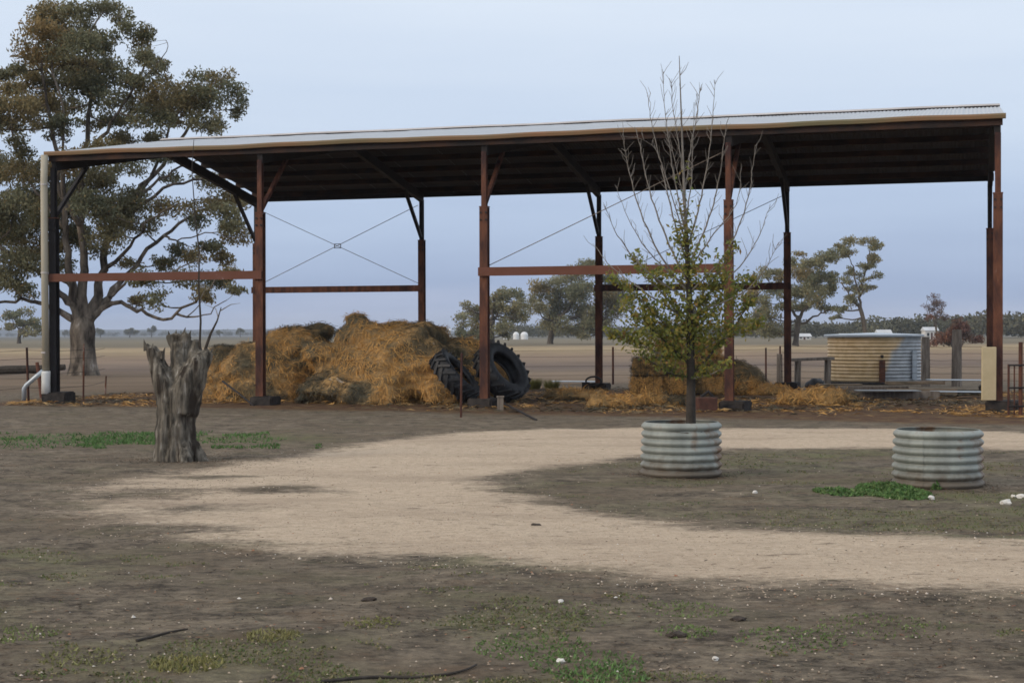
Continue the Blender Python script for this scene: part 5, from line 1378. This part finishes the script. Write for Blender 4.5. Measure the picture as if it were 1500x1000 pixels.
# grass
xs, ys, hs_, tn = [], [], [], []
def add_grass(x, y, h, tint): xs.append(x); ys.append(y); hs_.append(h); tn.append(tint)
x, y = scatter_xy(9000, -60, 470, 631, 657, rng)
k = fbm(x * .7, y * .5, 61, 3) > np.interp(np.abs(x - np.interp(y, [20, 28], [-6, -8])), [0, 6], [.42, .60]); k &= fbm(x * 1.3, y * .9, 62, 3) > .50
n_ = k.sum(); add_grass(x[k], y[k], rng.uniform(.02, .055, n_), np.array([(0.085, 0.16, 0.05)]) * rng.uniform(.7, 1.4, (n_, 1)))
x, y = scatter_xy(60000, -100, 1600, 800, 1060, rng)
k = (fbm(x * .55 + 3, y * .9, 31, 3) * 0.6 + fbm(x * 3, y * 3, 63, 3) * .4 > .53) & (inside_drive(x, y) < -.12)
n_ = k.sum(); add_grass(x[k], y[k], rng.uniform(.005, .016, n_), np.where(rng.random((n_, 1)) < .55, [(0.13, 0.16, 0.062)], [(0.20, 0.175, 0.09)]) * rng.uniform(.7, 1.3, (n_, 1)))
x, y = scatter_xy(16000, 700, 1560, 665, 795, rng)
k = (fbm(x * .6, y * 1.3, 41, 3) * .6 + fbm(x * 3, y * 3, 64, 3) * .4 > .54) & (inside_drive(x, y) < -.05)
n_ = k.sum(); add_grass(x[k], y[k], rng.uniform(.006, .02, n_), np.where(rng.random((n_, 1)) < .55, [(0.12, 0.15, 0.06)], [(0.19, 0.165, 0.085)]) * rng.uniform(.7, 1.3, (n_, 1)))
# fuller tufts where the photo shows them
for (px, py, r_, n, hh, c) in [(400, 935, .11, 300, .03, (.15, .14, .06)), (275, 975, .13, 380, .035, (.16, .15, .06)), (545, 915, .12, 160, .02, (.13, .13, .05)), (780, 945, .22, 520, .025, (.085, .13, .045)), (860, 970, .2, 420, .025, (.08, .13, .045)), (880, 990, .16, 380, .03, (.085, .15, .05)), (1005, 925, .12, 220, .02, (.1, .14, .05)),
                               (120, 965, .15, 260, .025, (.14, .14, .06)), (1160, 935, .22, 380, .02, (.09, .13, .045)), (1290, 915, .25, 320, .02, (.1, .13, .05)), (830, 900, .25, 320, .02, (.1, .12, .05)), (10, 930, .2, 260, .03, (.11, .13, .05)), (1010, 890, .2, 260, .02, (.1, .13, .05)), (40, 647, 1.0, 700, .06, (.055, .11, .035)), (345, 645, .55, 300, .05, (.06, .11, .035)), (200, 641, .7, 350, .05, (.055, .105, .035))]:
    g = gnd(px, py); a = rng.random(n) * 6.283; r = np.sqrt(rng.random(n)) * r_
    add_grass(g.x + r * np.cos(a) * 1.4, g.y + r * np.sin(a) * 1.6, rng.uniform(.3, .9, n) * hh, np.array([c]) * 1.5 * rng.uniform(.7, 1.3, (n, 1)))
X, Y, H_, T = np.concatenate(xs), np.concatenate(ys), np.concatenate(hs_), np.concatenate(tn)
n_ = len(X); Z = ground_z(X, Y)
ang_ = rng.random(n_) * 6.283; w_ = rng.uniform(.004, .010, n_) * np.where(Y > 18, 1.8, 1)
ln = rng.normal(size=(n_, 2)) * .6
Pb = np.stack([X, Y, Z], 1); s_ = np.stack([np.cos(ang_) * w_, np.sin(ang_) * w_, 0 * w_], 1)
tip = Pb + np.stack([ln[:, 0] * H_, ln[:, 1] * H_, H_], 1)
V = np.stack([Pb - s_, Pb + s_, tip], 1)
o = link('grass', quads_mesh('grass', V, T, 3), MAT['grass']); o['kind'] = 'stuff'; tag(o, 'short sparse green grass growing in patches on the dirt', 'grass')
# leaf litter and bark chips
x1, y1 = scatter_xy(11000, -60, 1560, 655, 1040, rng); kk = (inside_drive(x1, y1) < -.1) & (fbm(x1 * .9, y1 * .9, 71, 3) > .46); x1, y1 = x1[kk], y1[kk]
x2, y2 = scatter_xy(2600, -60, 460, 655, 735, rng); kk = fbm(x2 * 1.2, y2 * .8, 72, 3) > .47; x2, y2 = x2[kk], y2[kk]
x3, y3 = scatter_xy(1100, 100, 1560, 632, 860, rng)
rs_ = [(org_s, 0.95, 1500, .24) for org_s in (Vector((stump.location.x, stump.location.y, 0)),)] + [(P1, .35, 700, R1), (P2, .35, 600, R2)]
lx, ly = [x1, x2, x3], [y1, y2, y3]
for c_, wd, nn_, r0_ in rs_:
    a = rng.random(nn_) * 6.283; r = r0_ + .02 + np.abs(rng.normal(size=nn_)) * wd * .5
    lx.append(c_.x + r * np.cos(a) * (1.6 if r0_ < .3 else 1)); ly.append(c_.y + r * np.sin(a))
X, Y = np.concatenate(lx), np.concatenate(ly); n_ = len(X)
C = np.stack([X, Y, ground_z(X, Y) + .009], 1)
V = leaf_quads(C, rng.uniform(.02, .06, n_), rng.uniform(.008, .02, n_), 0, rng); V[:, :, 2] = C[:, None, 2] + (V[:, :, 2] - C[:, None, 2]) * .22
T = np.array([(0.045, 0.034, 0.028), (0.08, 0.058, 0.042), (0.15, 0.10, 0.062), (0.19, 0.15, 0.11), (0.17, 0.075, 0.045)])[rng.choice(5, n_, p=[.36, .3, .18, .12, .04])] * rng.uniform(.8, 1.2, (n_, 1))
o = link('leaf_litter', quads_mesh('leaf_litter', V, T), MAT['litter']); o['kind'] = 'stuff'; tag(o, 'brown fallen leaves and bark chips scattered on the dirt', 'leaf litter')
# pebbles
x1, y1 = scatter_xy(20000, -80, 1580, 628, 1040, rng); s1 = inside_drive(x1, y1)
pr = np.where(s1 > 0, .55, np.where(s1 > -.5, .8, .10)); kk = rng.random(len(x1)) < pr; x1, y1, s1 = x1[kk], y1[kk], s1[kk]; n_ = len(x1)
sz = rng.uniform(.003, .009, n_) * np.where(rng.random(n_) < .05, 1.8, 1)
C = np.stack([x1, y1, ground_z(x1, y1) + .006 + sz * .25], 1)
oct_ = np.array([(1, 0, 0), (0, 1, 0), (-1, 0, 0), (0, -1, 0), (0, 0, .7), (0, 0, -.7)], float)
tri = np.array([(0, 1, 4), (1, 2, 4), (2, 3, 4), (3, 0, 4)])
vv = oct_[None] * sz[:, None, None] * rng.uniform(.6, 1.4, (n_, 6, 1)); rot = rng.random(n_) * 6.283
cx, sx_ = np.cos(rot)[:, None], np.sin(rot)[:, None]
vv = np.stack([vv[:, :, 0] * cx - vv[:, :, 1] * sx_, vv[:, :, 0] * sx_ + vv[:, :, 1] * cx, vv[:, :, 2]], -1) + C[:, None]
V = vv[:, tri].reshape(-1, 3, 3)
T = np.array([(0.46, 0.37, 0.28), (0.58, 0.50, 0.42), (0.30, 0.23, 0.17), (0.62, 0.59, 0.54), (0.34, 0.17, 0.10)])[rng.choice(5, n_, p=[.36, .14, .40, .05, .05])]
o = link('pebbles', quads_mesh('pebbles', V, np.repeat(T, 4, 0), 3), MAT['pebble']); o['kind'] = 'stuff'; tag(o, 'pale pebbles scattered over the drive and its edges', 'pebbles')
# straw over the shed floor
n = 15000
s_l = rng.uniform(-1.0, SH_L + 3, n); t_l = rng.uniform(-2.2, SH_W + .5, n)
kk = fbm(s_l * .55, t_l * .8, 81, 3) > np.where(t_l < -1.2, .55, .44); s_l, t_l = s_l[kk], t_l[kk]; n_ = len(s_l)
X = SH_X + s_l * ct - t_l * st; Y = SH_Y + s_l * st + t_l * ct
P = np.stack([X, Y, ground_z(X, Y) + .012], 1); Nn = np.tile(np.array([[0, 0, 1.0]]), (n_, 1))
V = straw_blades(P, Nn, .26, .03, rng, None, None, .22)
o = link('scattered_straw', quads_mesh('scattered_straw', V, straw_tint(P, rng, 1.15, .7, 9.0) * .85), MAT['straw']); o['kind'] = 'stuff'; tag(o, 'loose straw strewn over the red earth of the shed floor', 'straw')
# ------------------------------------------------------------------ haze
hz = MB(); hz.box((0, 2150, 19), (7600, 5000, 44))
ho_ = hz.build('haze', None); ho_['kind'] = 'stuff'; tag(ho_, 'thin pale blue haze over the far paddock', 'haze')
hmat = bpy.data.materials.new('haze'); hmat.use_nodes = True; hn = hmat.node_tree.nodes; hn.clear()
ho2 = hn.new('ShaderNodeOutputMaterial'); pv = hn.new('ShaderNodeVolumePrincipled')
pv.inputs['Color'].default_value = (0.72, 0.80, 0.95, 1); pv.inputs['Density'].default_value = 0.00018; pv.inputs['Anisotropy'].default_value = 0.0
hmat.node_tree.links.new(pv.outputs[0], ho2.inputs['Volume']); ho_.data.materials.append(hmat)
